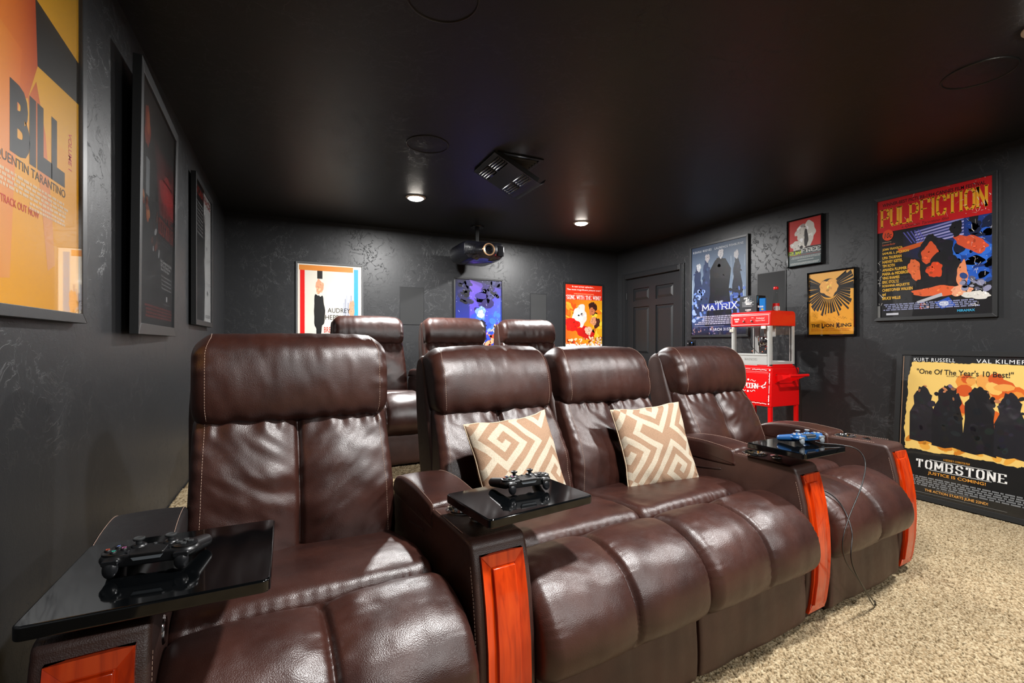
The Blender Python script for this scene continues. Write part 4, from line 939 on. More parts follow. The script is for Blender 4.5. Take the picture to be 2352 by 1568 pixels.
p_ = pl.o('deflector_plate', M_DEF, t, smooth=False, bevel=.001)
for x0 in (.045, .255):
    for k in range(4):
        for y0, y1 in ((.02, .19), (.21, PLW - .02)):
            q = soft([(-.004, -.010), (-.007, -.005), (-.003, .001), (.004, .001), (.007, -.003), (.003, -.008)], (y1 - y0) / 2, .003, M=14, nU=3, ne=2)
            mm = SL @ T(x0 + k * .0195, (y0 + y1) / 2, -.001) @ RZ(PI / 2)
            q.v = [tuple(mm @ Vector(v)) for v in q.v]; q.o('slat', M_DEF, p_, angle=60)
for y in (0, PLW - .004): MB().box(0, .365, y, y + .004, -.004, .030, SL).o('side_wall', M_DEF, p_, smooth=False)
lip = MB(); pts = [(.365, -.002), (.385, -.004), (.402, .004), (.412, .020), (.414, .045)]
for i in range(4):
    (xa, za), (xb, zb) = pts[i], pts[i + 1]
    lip.add([tuple(SL @ Vector(v)) for v in ((xa, 0, za), (xb, 0, zb), (xb, PLW, zb), (xa, PLW, za), (xa, 0, za + .004), (xb - .003, 0, zb + .003), (xb - .003, PLW, zb + .003), (xa, PLW, za + .004))], [(0, 1, 2, 3), (7, 6, 5, 4), (0, 4, 5, 1), (1, 5, 6, 2), (2, 6, 7, 3), (3, 7, 4, 0)])
lip.o('curled_lip', M_DEF, t, angle=50)
for y in (.03, .38): MB().box(.03, .04, y, y + .01, -.03, 0).o('clip', M_BPL, t, smooth=False)

# ------------------------------------------------------------------ projector
PX, PY, PZ = 1.90, 4.74, 2.03     # middle of the front edge, underside
t = thing('projector', 'glossy black ceiling projector with gold lens ring on the back wall side', 'projector', (PX, PY, PZ))
def outline(sx, sy, bulge, z, cut=.05):
    P = []
    for k in range(13): a = -1 + 2 * k / 12; P.append((a * (.25 * sx - cut * .3), -bulge * (1 - a * a)))
    P.append((.25 * sx, cut)); P.append((.25 * sx, .44 * sy)); P.append((.21 * sx, .47 * sy)); P.append((-.21 * sx, .47 * sy)); P.append((-.25 * sx, .44 * sy)); P.append((-.25 * sx, cut))
    return [(x, y, z) for x, y in P]
L = [outline(.60, .86, -.05, 0, .12), outline(.84, .97, .01, .022, .09), outline(.97, 1, .035, .065, .06), outline(1, 1, .045, .105, .05), outline(.98, 1, .04, .165, .05), outline(.90, .97, .02, .192, .06), outline(.84, .94, .0, .197, .07)]
q = MB(); n = len(L[0]); q.v = [v for l_ in L for v in l_]
q.f = [tuple(reversed(range(n))), tuple(range((len(L) - 1) * n, len(L) * n))] + [(i * n + k, i * n + (k + 1) % n, (i + 1) * n + (k + 1) % n, (i + 1) * n + k) for i in range(len(L) - 1) for k in range(n)]
M_PROJ = mat('projector_black', '#0b0b10', 0.25, coat=.3)
q.o('case', M_PROJ, t, angle=35)
M_GOLD = mat('gold_ring', '#caa07a', 0.3, metal=.8)
lm = T(.03, -.040, .11) @ RX(PI / 2)
MB().lathe([(.056, -.02), (.064, .012), (.068, .020), (.064, .026), (.056, .024), (.052, .010)], 48, lm, cap=False).o('lens_ring', M_GOLD, t)
MB().lathe([(.052, -.01), (.052, .018), (.042, .014), (.040, .006)], 40, lm, cap=False).o('lens_barrel', M_BPL, t)
MB().lathe([(.041, .004), (.030, .010), (.015, .013), (0, .014)], 36, lm, cap=False).o('lens_glass', mat('lens_glass_coated', '#07080c', 0.03, spec=.9), t)
for sx, x0, n_ in ((-1, -.228, 10), (1, .150, 7)):
    gp = MB()
    for k in range(n_):
        x = x0 + k * .0115; a = x / .235; y = -.045 * (1 - a * a) + .004
        MB().box(x, x + .005, y - .008, y + .004, .055, .168).o('grille_fin', M_PROJ, t, smooth=False)
MB().lathe([(0, 0), (.004, 0), (.004, .003), (0, .0035)], 12, T(.115, -.038, .06) @ RX(PI / 2)).o('ir_window', M_RED, t)
for x in (-.17, .17): MB().lathe([(.012, .19), (.014, .205), (.010, .212)], 14, T(x, .1, 0)).o('foot', M_BPL, t)
MB().box(-.09, .09, .14, .30, .197, .207).o('mount_plate', M_BPL, t, smooth=False)
MB().lathe([(.018, .205), (.024, ZC - PZ)], 20, T(0, .22, 0)).o('mount_pole', M_BLACK, t)
MB().lathe([(.075, ZC - PZ - .012), (.08, ZC - PZ)], 28, T(0, .22, 0)).o('ceiling_plate', M_BPL, t)

# ------------------------------------------------------------------ wall socket with plugs
t = thing('wall_outlet', 'black wall outlet with two plugs and a blue light under the slate blue poster', 'outlet', (XR - .001, 4.13, 1.035), (0, 0, RW))
MB().box(0, .12, -.006, 0, 0, .13).o('cover_plate', M_BPL, t, smooth=False, bevel=.002)
for k, (x, z) in enumerate(((.02, .075), (.02, .02), (.072, .075), (.072, .02))):
    MB().prism(rrect(x, x + .03, z, z + .034, .006), .006, .024 if k != 1 else .012, RX(PI / 2)).o('plug', M_BPL2, t)
MB().lathe([(0, 0), (.003, 0), (.003, .002), (0, .003)], 12, T(.087, -.024, .10) @ RX(PI / 2)).o('blue_indicator', mat('blue_led', '#2040ff', .3, emit='#2a50ff', es=12), t)
MB().box(.030, .033, -.028, -.024, .088, .100).o('white_mark', M_WHITE, t, smooth=False)

# ------------------------------------------------------------------ popcorn machine on its cart (front faces -x)
CX0, CX1, CY0, CY1 = 3.70, 4.02, 2.69, 3.08
cart = thing('popcorn_machine', 'red popcorn machine with glass cabinet on a tall red cart by the right wall', 'popcorn machine', (CX0, CY0, 0))
W_, D_ = CY1 - CY0, CX1 - CX0     # along y, along x ; local x = depth, local y = width
# machine
b = MB(); 
pr = [(0, 0), (D_, 0), (D_, W_), (0, W_)]
def roundbox(x0, x1, y0, y1, z0, z1, r):
    q = soft([(y0, z0), (y0, z1 - r), (y0 + r * .3, z1 - r * .3), (y0 + r, z1), (y1 - r, z1), (y1 - r * .3, z1 - r * .3), (y1, z1 - r), (y1, z0)], (x1 - x0) / 2, .012, M=8, nU=2, ne=4, sharp=True)
    q.v = [(v[0] + (x0 + x1) / 2, v[1], v[2]) for v in q.v]; return q
def hood(x0, x1, y0, y1, z0, z1, r):
    """hood: rounded along the long top edges"""
    pts = [(x0, z0), (x0, z1 - r)] + [(x0 + r - r * math.cos(a), z1 - r + r * math.sin(a)) for a in [PI / 2 * k / 6 for k in range(1, 7)]] + [(x1 - r + r * math.sin(a), z1 - r + r * math.cos(a)) for a in [PI / 2 * k / 6 for k in range(0, 7)]] + [(x1, z0)]
    m = MB().prism(pts, -y1, -y0, RX(PI / 2)); return m
hd_ = hood(-.004, D_ + .004, -.004, W_ + .004, 1.282, 1.412, .035).o('hood', M_RED, cart, angle=40, bevel=.002)
GZ0, GZ1 = .945, 1.285
for (x, y) in ((0, 0), (0, W_ - .03), (D_ - .03, 0), (D_ - .03, W_ - .03)):
    q = MB(); q.box(x, x + .03, y, y + .03, GZ0 - .012, GZ1); 
    q.box(x + (.0 if x else -.004), x + .03 + (.004 if x else 0), y + .008, y + .022, GZ0 - .012, GZ1 - .01)
    q.o('corner_post', M_STEEL, cart, smooth=False, bevel=.002)
for (x0, x1, y0, y1) in ((0.004, .026, .03, W_ - .03), (D_ - .026, D_ - .004, .03, W_ - .03), (.03, D_ - .03, .004, .026), (.03, D_ - .03, W_ - .026, W_ - .004)):
    MB().box(x0, x1, y0, y1, GZ0, GZ0 + .028).o('bottom_rail', M_STEEL, cart, smooth=False, bevel=.0015)
fp = MB().box(-.002, .012, .03, W_ - .03, GZ0 - .002, GZ0 + .085).o('front_apron', M_STEEL, cart, smooth=False, bevel=.002)
MB().box(-.006, .010, .03, W_ - .03, GZ0 + .080, GZ0 + .094).o('door_rail', M_STEEL, cart, smooth=False, bevel=.001)
for (x0, x1, y0, y1, z0, nm) in ((.006, .009, .03, W_ - .03, GZ0 + .094, 'glass_door'), (.03, D_ - .03, .010, .013, GZ0 + .028, 'glass_pane'), (.03, D_ - .03, W_ - .013, W_ - .010, GZ0 + .028, 'glass_pane'), (D_ - .009, D_ - .006, .03, W_ - .03, GZ0 + .028, 'glass_pane')):
    MB().box(x0, x1, y0, y1, z0, GZ1 - .002).o(nm, M_GLASS, cart, smooth=False)
for z in (GZ0 + .055, GZ1 - .05):
    h = MB(); h.box(-.012, -.003, W_ - .028, W_ + .012, z, z + .026); h.lathe([(.005, -.002), (.005, .028)], 12, T(-.010, W_ - .006, z)); h.o('hinge', mat('cream_hinge', '#cfcabb', .4), cart, smooth=False)
MB().box(-.018, -.004, .035, .075, GZ1 - .03, GZ1 - .004).o('door_latch', M_WHITE, cart, smooth=False, bevel=.003)
# kettle inside
MB().lathe([(.0, 1.105), (.05, 1.10), (.060, 1.115), (.062, 1.175), (.056, 1.19), (.0, 1.195)], 36, T(.17, .17, 0)).o('kettle', M_CHROME, cart)
MB().lathe([(.012, 1.19), (.012, 1.29)], 14, T(.17, .17, 0)).o('stirrer_shaft', M_STEEL, cart)
MB().lathe([(.010, -.06), (.010, .02), (.016, .022), (.016, .05), (.0, .052)], 16, T(.12, .11, 1.15) @ RY(-PI / 2)).o('kettle_handle', M_BPL, cart)
MB().box(.20, .215, .26, .30, .975, 1.285).o('inner_bracket', M_STEEL, cart, smooth=False)
MB().box(.12, .128, .04, .12, 1.19, 1.285).o('hanger', M_STEEL, cart, smooth=False)
MB().tube([(.10, .26, 1.285), (.09, .28, 1.20), (.09, .25, 1.10), (.09, .18, 1.04), (.09, .12, 1.05), (.11, .10, 1.11)], .003, 8).o('kettle_cord', M_BPL, cart)
for (y, z) in ((.07, 1.08), (.10, 1.055), (.20, 1.06), (.24, 1.03)): MB().lathe([(0, 0), (.006, .002), (.007, .006), (0, .009)], 10, T(.04, y, z) @ RY(-PI / 2)).o('copper_rivet', mat('copper_rivet', '#b06a50', .35, metal=.6), cart)
MB().box(.01, D_ - .01, .01, W_ - .01, GZ0 - .010, GZ0 - .004).o('cabinet_floor', M_STEEL, cart, smooth=False)
bs_ = MB(); bs_.box(-.002, D_ + .002, -.004, W_ + .004, .918, .936); bs_.box(.0, D_, .0, .12, .936, .950); bs_.box(.0, D_, W_ - .08, W_, .936, .950); bs_.o('machine_base', M_RED, cart, smooth=False, bevel=.002)
MB().box(-.001, .006, .125, W_ - .085, .937, .948).o('crumb_drawer', M_STEEL, cart, smooth=False)
# lettering and striping on the hood front
def front_print(ink, x, y, z, w_, h_, parent, name='front_lettering'):
    me = bpy.data.meshes.new(name); me.from_pydata(ink.v, [], ink.f); me.update(); ca = me.color_attributes.new('ink', 'FLOAT_COLOR', 'CORNER')
    ca.data.foreach_set('color', np.array([(*c, 1.0) for f in ink.c for c in f], dtype=np.float32).ravel())
    o = link(name, me, M_PRINT, parent, smooth=False); o.rotation_euler = (PI / 2, 0, RW); o.location = (x, y, z); return o
def blank(w_, h_):
    P = Print(w_, h_, '#000000'); P.v = []; P.f = []; P.c = []; return P
P = blank(.39, .115)
for a in ((.02, .10, .98, .13), (.02, .80, .98, .83), (.02, .13, .028, .80), (.972, .13, .98, .80)): P.rect(*a, '#f2ece6')
P.text('WARMER', .08, .50, .13, .15, '#f2ece6', bold=.03); P.text('TRAY', .105, .32, .13, .10, '#f2ece6', bold=.03); P.text('HEAT', .34, .56, .07, .06, '#f2ece6'); P.text('STIR', .54, .60, .07, .06, '#f2ece6')
P.text('Professional', .67, .52, .13, .20, '#f2ece6', shear=.2); P.text('Popcorn Maker', .65, .33, .13, .24, '#f2ece6', shear=.2)
front_print(P, -.0055, W_, 1.283, .39, .115, hd_, 'hood_lettering')
for y in (.255, .175): MB().lathe([(0, 0), (.009, 0), (.009, .006), (.004, .008), (.004, .014), (0, .015)], 16, T(-.004, y, 1.325) @ RY(-PI / 2)).o('switch', M_CHROME, hd_)
P = blank(.39, .085); P.slab('WAGNERS', .36, .42, .22, .32, '#9b9a94', T=.2, t=.12); front_print(P, -.0025, W_, GZ0, .39, .085, fp, 'apron_lettering')
# cart body, flared box on legs
q = MB(); A_ = [(-.035, -.03), (D_ + .02, -.03), (D_ + .02, W_ + .03), (-.035, W_ + .03)]; zb, zt = .590, .918
q.add([(x, y, zb) for x, y in A_] + [(x + (.018 if x < .1 else -.004), y, zt) for x, y in A_], [(3, 2, 1, 0), (4, 5, 6, 7), (0, 1, 5, 4), (1, 2, 6, 5), (2, 3, 7, 6), (3, 0, 4, 7)])
cb = q.o('cart_body', M_RED, cart, smooth=False, bevel=.006, seg=3)
fx = lambda z: -.035 + .018 * (z - .590) / .328
MB().add([(fx(z) - o_, y, z) for o_ in (.004, -.004) for (y, z) in ((.0, .625), (W_, .625), (W_, .875), (.0, .875))], [(0, 1, 2, 3), (7, 6, 5, 4), (0, 4, 5, 1), (1, 5, 6, 2), (2, 6, 7, 3), (3, 7, 4, 0)]).o('cart_door', M_RED, cb, smooth=False, bevel=.0015)
for x, y in ((-.030, -.025), (-.030, W_ - .005), (D_ - .012, -.025), (D_ - .012, W_ - .005)): MB().box(x, x + .028, y, y + .028, 0, .60).o('leg', M_RED, cart, smooth=False, bevel=.002)
MB().box(-.015, D_, 0, W_, .20, .215).o('lower_shelf', M_RED, cart, smooth=False, bevel=.002)
P = blank(W_ + .06, .328)
sx_ = lambda y: y
for a in ((.06, .955, .55, .965), (.06, .90, .93, .904), (.06, .075, .60, .085)): P.rect(*a, '#f2ece6')
for a in ((.955, .60, .965, .88), (.955, .35, .965, .56), (.955, .13, .965, .31)): P.rect(*a, '#f2ece6')
for x0, y0 in ((.60, .955), (.62, .078)):
    for k in range(9): P.ell(x0 + k * .035, y0 + .006 * math.sin(k * 2.2), .018, .010, '#f2ece6', n=8, keep=(k > 0))
for x0, y0 in ((.96, .955), (.96, .08)): P.ell(x0, y0, .014, .02, '#f2ece6')
for k in range(8): P.ell(.958 + .006 * math.sin(k * 2.3), .86 - k * .03, .008, .018, '#f2ece6', n=8, keep=(k > 0)); P.ell(.958 + .006 * math.sin(k * 2.3), .30 - k * .022, .008, .014, '#f2ece6', n=8, keep=True)
P.slab('POPCORN', .30, .45, .13, .42, '#f6efe8', T=.36, t=.14, serif=.42, gap=.22)
for sg, yb in ((1, .66), (-1, .375)):
    P.ell(.51, yb + sg * .012, .022, .026, '#f2ece6')
    for sd in (1, -1):
        for k in range(16):
            a = k * .42; r_ = .05 - k * .0022; P.ell(.51 + sd * (.055 + .012 * k * .55), yb - sg * .006 + sg * .020 * math.sin(a), .0075, .0085, '#f2ece6', n=7, keep=True)
P.ell(.265, .515, .010, .014, '#f2ece6'); P.ell(.75, .515, .010, .014, '#f2ece6')
for pts in ([(.72, .52), (.78, .545), (.77, .50)], [(.75, .53), (.82, .59), (.815, .56)], [(.80, .55), (.835, .65), (.85, .64), (.83, .56)], [(.76, .50), (.84, .52), (.835, .49)], [(.74, .50), (.79, .46), (.80, .48)]): P.poly([(a_ + .05, b_) for a_, b_ in pts], '#f2ece6')
fpo = front_print(P, -.0332, W_ + .03, .590, 1, 1, cb, 'cart_lettering'); fpo.rotation_euler = (PI / 2 + math.atan2(-.018, .328) * -1 * -1, 0, RW)
fpo.matrix_local = Matrix.Translation((-.0405, W_ + .03, .590)) @ RZ(RW) @ RX(PI / 2 - math.atan2(.018, .328))
# push handle on the near side
for x in (.02, .225): MB().add([(x, -.030, .865), (x, -.030, .795), (x + .004, -.030, .795), (x + .004, -.030, .865), (x, -.17, .868), (x, -.17, .858), (x + .004, -.17, .858), (x + .004, -.17, .868)], [(0, 1, 2, 3), (7, 6, 5, 4), (0, 4, 5, 1), (1, 5, 6, 2), (2, 6, 7, 3), (3, 7, 4, 0)]).o('handle_bracket', M_RED, cart, smooth=False)
MB().add([(.015, -.0305, .870), (.235, -.0305, .870), (.235, -.0305, .790), (.015, -.0305, .790), (.015, -.038, .870), (.235, -.038, .870), (.235, -.038, .790), (.015, -.038, .790)], [(3, 2, 1, 0), (4, 5, 6, 7), (0, 1, 5, 4), (1, 2, 6, 5), (2, 3, 7, 6), (3, 0, 4, 7)]).o('handle_plate', M_RED, cart, smooth=False)
MB().tube([(.0, -.17, .863), (.24, -.17, .863)], .012, 16).o('push_bar', M_RED, cart)
for x, z in ((.02, .862), (.228, .862), (.228, .802)): MB().lathe([(0, 0), (.006, 0), (.005, .004), (0, .005)], 12, T(x + .004, -.039, z) @ RX(PI / 2)).o('bolt', M_CHROME, cart)
MB().tube([(D_ - .02, -.008, .945), (D_ - .03, -.045, .90), (D_ - .015, -.05, .83), (D_ + .01, -.045, .74), (D_ + .03, -.04, .5), (D_ + .02, -.03, .3), (D_ + .05, .0, .012)], .0035, 8).o('power_cord', M_BPL, cart)
for (y, z) in ((-.02, .44), (-.02, .40)): pass

# things standing on the hood
TOP = 1.4135
t = thing('black_box', 'black printed carton standing on top of the popcorn machine', 'box', (3.785, 2.885, TOP), (0, 0, math.radians(3)))
bx = MB().box(0, .13, 0, .17, 0, .150).o('carton', mat('black_card', '#12161b', .4), t, smooth=False, bevel=.0015)
P = blank(.17, .150)
P.blotch(.28, .72, .45, .88, 26, ['#8c9094', '#c2c4c4', '#50565c', '#e0dfda'], 81, .07)
for k in range(4): P.rect(.16, .60 - k * .085, .84 - .1 * (k % 2), .625 - k * .085, '#a9adb0')
P.text('CHEESE', .34, .10, .08, .34, '#e8e8e4', bold=.05); P.text('SALT', .42, .03, .05, .18, '#b8b8b8', bold=.03)
front_print(P, -.0007, .17, 0, 1, 1, bx, 'carton_print')
P = blank(.13, .150); P.rect(.05, .55, .18, .95, '#3a6f86'); P.rect(.3, .1, .9, .5, '#1d2a33'); o_ = front_print(P, 0, 0, 0, 1, 1, bx, 'carton_side_print'); o_.rotation_euler = (PI / 2, 0, 0); o_.location = (0, -.0007, 0)
t = thing('seasoning_shaker', 'small blue seasoning packet in front of the black carton on the popcorn machine', 'shaker', (3.80, 2.835, TOP), (0, 0, RW + .35))
sh = MB().prism(rrect(-.026, .026, -.014, .014, .010), 0, .118).o('shaker_body', mat('blue_wrapper', '#1274c8', .3), t, angle=50, bevel=.003)
P = blank(.046, .11); P.rect(.06, .02, .94, .98, '#1c7fd0'); P.text('SALT', .70, .30, .42, .34, '#f2f4f0', bold=.03, rot=PI / 2); P.ell(.5, .14, .22, .07, '#e8b82a', n=20)
me_ = front_print(P, 0, 0, 0, 1, 1, sh, 'shaker_print'); me_.rotation_euler = (PI / 2, 0, 0); me_.location = (-.023, -.0146, .004)
M_BOTG = bpy.data.materials.new('clear_bottle'); M_BOTG.use_nodes = True; glassify(M_BOTG, (.93, .95, .95))
t = thing('oil_bottle', 'clear bottle with red cap and red label on top of the popcorn machine', 'bottle', (3.975, 2.835, TOP))
MB().lathe([(.0, .0), (.026, .0), (.028, .006), (.028, .085), (.024, .105), (.017, .125), (.016, .185), (.018, .188), (.018, .197), (.0145, .20), (.0145, .205)], 28, cap=False).o('bottle_body', M_BOTG, t)
MB().lathe([(.0286, .012), (.0286, .078)], 32, cap=False).o('bottle_label', M_RED, t)
MB().lathe([(.0, .205), (.019, .204), (.021, .210), (.021, .222), (.017, .228), (0, .230)], 24).o('bottle_cap', M_RED, t)
MB().box(-.012, .012, -.0295, -.0285, .016, .050).o('white_sticker', M_WHITE, t, smooth=False)
t = thing('steel_cup', 'small steel measuring cup beside the red capped bottle', 'cup', (3.925, 2.795, TOP))
MB().lathe([(.0, .0), (.017, .0), (.020, .045), (.0215, .046), (.0215, .048), (.0185, .047), (.016, .003), (0, .003)], 28, cap=False).o('cup_body', M_STEEL, t)
MB().tube([(-.019, 0, .040), (-.036, 0, .038), (-.038, 0, .020), (-.018, 0, .012)], .0022, 8).o('cup_handle', M_STEEL, t)
# ------------------------------------------------------------------ game controllers
def union_smooth(parts, voxel=.0016, it=6):
    me = MB()
    for p in parts: me.add(p.v, p.f)
    m = me.mesh(); o = bpy.data.objects.new('tmp', m); C.objects.link(o)
    r = o.modifiers.new('r', 'REMESH'); r.mode = 'VOXEL'; r.voxel_size = voxel
    s = o.modifiers.new('s', 'SMOOTH'); s.factor = .5; s.iterations = it
    dg = bpy.context.evaluated_depsgraph_get(); out = bpy.data.meshes.new_from_object(o.evaluated_get(dg)); bpy.data.objects.remove(o, do_unlink=True)
    return out
def ellip(c, r, n=20, M=None):
    m = MB().lathe([(math.sin(PI * k / n) , -math.cos(PI * k / n)) for k in range(n + 1)], n + 8, cap=False)
    S = T(*c) @ (M or Matrix.Identity(4)) @ Matrix.Diagonal((*r, 1)); m.v = [tuple(S @ Vector(v)) for v in m.v]; return m
def capsule(a, b, r0, r1, sq=1.0):
    a, b = Vector(a), Vector(b); pts = []; rs = []
    d = (b - a).normalized(); L = (b - a).length; n = 14
    for k in range(n + 1):
        t_ = k / n; s_ = -r0 + (L + r0 + r1) * t_
        if s_ < 0: r = math.sqrt(max(r0 ** 2 - s_ ** 2, 1e-9))
        elif s_ > L: r = math.sqrt(max(r1 ** 2 - (s_ - L) ** 2, 1e-9))
        else: r = r0 + (r1 - r0) * s_ / L
        pts.append(a + d * s_); rs.append(max(r, .0006))
    return MB().tube(pts, rs, 18)
def ctrl_body():
    P = []
    P.append(MB().prism(rrect(-.060, .060, -.030, .020, .010), .018, .040))
    for s in (-1, 1):
        P.append(ellip((s * .055, -.010, .031), (.0245, .026, .0135)))
        P.append(ellip((s * .026, .012, .028), (.016, .014, .014)))
        P.append(capsule((s * .060, .000, .028), (s * .074, .060, .017), .0165, .0135))
    return union_smooth(P)
CB = ctrl_body()
M_CBLK = mat('matt_black_controller', '#0d0e10', 0.33); noisebump(M_CBLK, [(1500, 1, .15, .0002)])
M_CBLUE = mat('blue_controller', '#1a5088', 0.32)
M_TRIG = mat('controller_trigger', '#151618', 0.25); M_TRIGG = mat('grey_controller_trigger', '#6f757a', 0.3)
def sym(kind, col, parent, x, y, z):
    m = mat('symbol_ink_' + kind, col, .5); b = MB(); r = .0031; wv = .0006
    if kind == 'ring': b.lathe([(r - wv, 0), (r - wv, .0003), (r, .0003), (r, 0)], 24, T(x, y, z), cap=False)
    elif kind == 'cross':
        for a in (PI / 4, -PI / 4): b.box(-r, r, -wv / 2, wv / 2, 0, .0003, T(x, y, z) @ RZ(a))
    else:
        pts = [(-r * .85, -r * .85), (r * .85, -r * .85), (r * .85, r * .85), (-r * .85, r * .85)] if kind == 'square' else [(0, -r * 1.05), (r, r * .7), (-r, r * .7)]
        for i in range(len(pts)):
            a, c = Vector(pts[i]), Vector(pts[(i + 1) % len(pts)]); dd = (c - a); L = dd.length
            b.box(-wv / 2, L + wv / 2, -wv / 2, wv / 2, 0, .0003, T(x + a.x, y + a.y, z) @ RZ(math.atan2(dd.y, dd.x)))
    b.o(kind + '_symbol', m, parent, smooth=False)
def controller(label, uvz, ang, body, trig, stick, pad, group='game controllers on the trays'):
    t = thing('game_controller', label, 'controller', row(*uvz), (0, 0, TH + ang), group=group)
    o = bpy.data.objects.new('controller_shell', CB.copy()); C.objects.link(o); o.parent = t; o.data.materials.append(body); o.data.shade_smooth()
    for s in (-1, 1):
        st = MB().lathe([(.0, .036), (.0135, .036), (.0130, .041), (.009, .0445), (.0, .046)], 28, T(s * .026, .013, 0)).o('stick_base', body if body is not M_CBLUE else M_CBLUE, t, angle=60)
        MB().lathe([(.0, .044), (.0050, .044), (.0050, .0505), (.0088, .0515), (.0098, .0530), (.0096, .0552), (.0080, .0560), (.0062, .0548), (.0, .0550)], 28, T(s * .026, .013, 0)).o('thumbstick', stick, t, angle=50)
        tr1 = MB().prism(rrect(s * .055 - .0135, s * .055 + .0135, .0255, .0365, .005), .028, .0385, RX(PI / 2)).o('shoulder_button', trig, t, angle=50, bevel=.0018)
        q = ellip((s * .055, -.0345, .020), (.0122, .0070, .0165), M=RX(-.22)); q.o('trigger', trig, t, angle=60)
        MB().prism(rrect(s * .0335 - .0022, s * .0335 + .0022, -.022, -.013, .002), .0395, .0418).o('option_button', trig, t, angle=50)
    # d-pad and face buttons
    dm = MB().lathe([(.0, .040), (.0215, .039), (.0215, .0425), (.0200, .0435), (.0, .0440)], 36, T(.055, -.008, 0)).o('dpad_disc', body, t, angle=50)
    dk = MB().lathe([(.0, .040), (.0215, .039), (.0215, .0425), (.0200, .0435), (.0, .0440)], 36, T(-.055, -.008, 0)).o('button_disc', body, t, angle=50)
    for k in range(4):
        a = k * PI / 2; Mx = T(.055, -.008, 0) @ RZ(a)
        MB().prism([(.0035, 0), (.0065, -.0042), (.0135, -.0042), (.0142, -.003), (.0142, .003), (.0135, .0042), (.0065, .0042)], .0435, .0462, Mx).o('dpad_key', stick, dm, smooth=False, bevel=.0006)
    for dx, dy, kd, col in ((0, -.0125, 'triangle', '#2fb8a0'), (0, .0125, 'cross', '#7a90d8'), (-.0125, 0, 'ring', '#d8583a'), (.0125, 0, 'square', '#cc70a8')):
        MB().lathe([(.0, .043), (.0054, .043), (.0054, .0462), (.0046, .0470), (.0, .0472)], 22, T(-.055 + dx, -.008 + dy, 0)).o('face_button', stick if body is M_CBLUE else M_BPL, dk, angle=50)
        sym(kd, col, dk, -.055 + dx, -.008 + dy, .0472)
    MB().prism(rrect(-.0265, .0265, -.034, -.002, .003), .036, .0415).o('touch_pad', pad, t, angle=50, bevel=.0012)
    MB().prism([(-.025, .0345), (.025, .0345), (.021, .0290), (-.021, .0290)], .026, .0325, Matrix(((1, 0, 0, 0), (0, 0, -1, 0), (0, 1, 0, 0), (0, 0, 0, 1)))).o('light_bar', M_TRIGG, t, smooth=False)
    for r_ in range(2):
        for k in range(5 - r_): MB().lathe([(0, .0), (.0008, .0), (0, .0004)], 8, T(-.006 + k * .003 + r_ * .0015, .006 + r_ * .003, .0405)).o('speaker_hole', M_BLACK, t)
    MB().lathe([(0, .040), (.0035, .040), (.003, .0418), (0, .042)], 16, T(0, .014, 0)).o('home_button', stick, t, angle=50)
    return t
controller('black game controller on the tray nearest the left wall', (.075, .052, .700), math.radians(-9), M_CBLK, M_TRIG, M_GREY, M_BPL)
controller('black game controller on the tray in front of the two pillows', (.948, .098, .700), math.radians(-4), M_CBLK, M_TRIG, M_BPL2, M_BPL)
controller('blue game controller with grey thumbsticks on the rightmost tray', (2.338, .042, .700), math.radians(-13), M_CBLUE, M_TRIGG, mat('grey_stick', '#7f8486', .4), mat('dark_touchpad', '#33383c', .35))
def cable(label, pts, r=.0024):
    P = np.array(pts, float); n = len(P); out = []
    for i in range(n - 1):
        p0, p1, p2, p3 = P[max(i - 1, 0)], P[i], P[i + 1], P[min(i + 2, n - 1)]
        for t_ in np.linspace(0, 1, 9, endpoint=False): out.append(.5 * ((2 * p1) + (-p0 + p2) * t_ + (2 * p0 - 5 * p1 + 4 * p2 - p3) * t_ ** 2 + (-p0 + 3 * p1 - 3 * p2 + p3) * t_ ** 3))
    out.append(P[-1]); W = [row(*p) for p in out]
    o = MB().tube(W, r, 8).o('charging_cable', M_BPL, None, angle=180); return tag(o, label, 'cable')
cable('thin black cable from the blue controller, looping over the tray edge to the carpet', [(2.335, -.002, .716), (2.36, -.02, .708), (2.41, -.055, .7045), (2.455, -.105, .690), (2.455, -.135, .64), (2.39, -.150, .56), (2.29, -.150, .45), (2.235, -.152, .365), (2.262, -.152, .285), (2.37, -.145, .19), (2.49, -.13, .09), (2.58, -.12, .018), (2.62, -.10, .010)])
cable('thin black cable rising from the gap between rightmost recliner and its left armrest', [(2.338, .10, .50), (2.345, .05, .522), (2.38, -.03, .500), (2.385, -.085, .452), (2.345, -.135, .38), (2.30, -.152, .30), (2.335, -.150, .23), (2.44, -.14, .12), (2.55, -.125, .02), (2.60, -.11, .010)])

# ------------------------------------------------------------------ patterned pillows
M_PIL = mat('woven_pillow_fabric', '#cdb69a', 0.9, spec=.15)
at = N(M_PIL, 'ShaderNodeVertexColor', layer_name='ink'); tc = N(M_PIL, 'ShaderNodeTexCoord'); n1 = N(M_PIL, 'ShaderNodeTexNoise', i_Scale=420.0, i_Detail=2.0); LK(M_PIL, tc.outputs['Object'], n1.inputs['Vector'])
r1 = ramp(M_PIL, n1.outputs['Fac'], [(.3, (.72, .70, .66)), (.6, (1, 1, 1))]); mx = N(M_PIL, 'ShaderNodeMixRGB', blend_type='MULTIPLY'); mx.inputs[0].default_value = 1
LK(M_PIL, at.outputs[0], mx.inputs[1]); LK(M_PIL, r1.outputs[0], mx.inputs[2]); LK(M_PIL, mx.outputs[0], BS(M_PIL).inputs['Base Color'])
bb = N(M_PIL, 'ShaderNodeBump', i_Strength=.5, i_Distance=.0012); LK(M_PIL, n1.outputs['Fac'], bb.inputs['Height']); LK(M_PIL, bb.outputs[0], BS(M_PIL).inputs['Normal'])
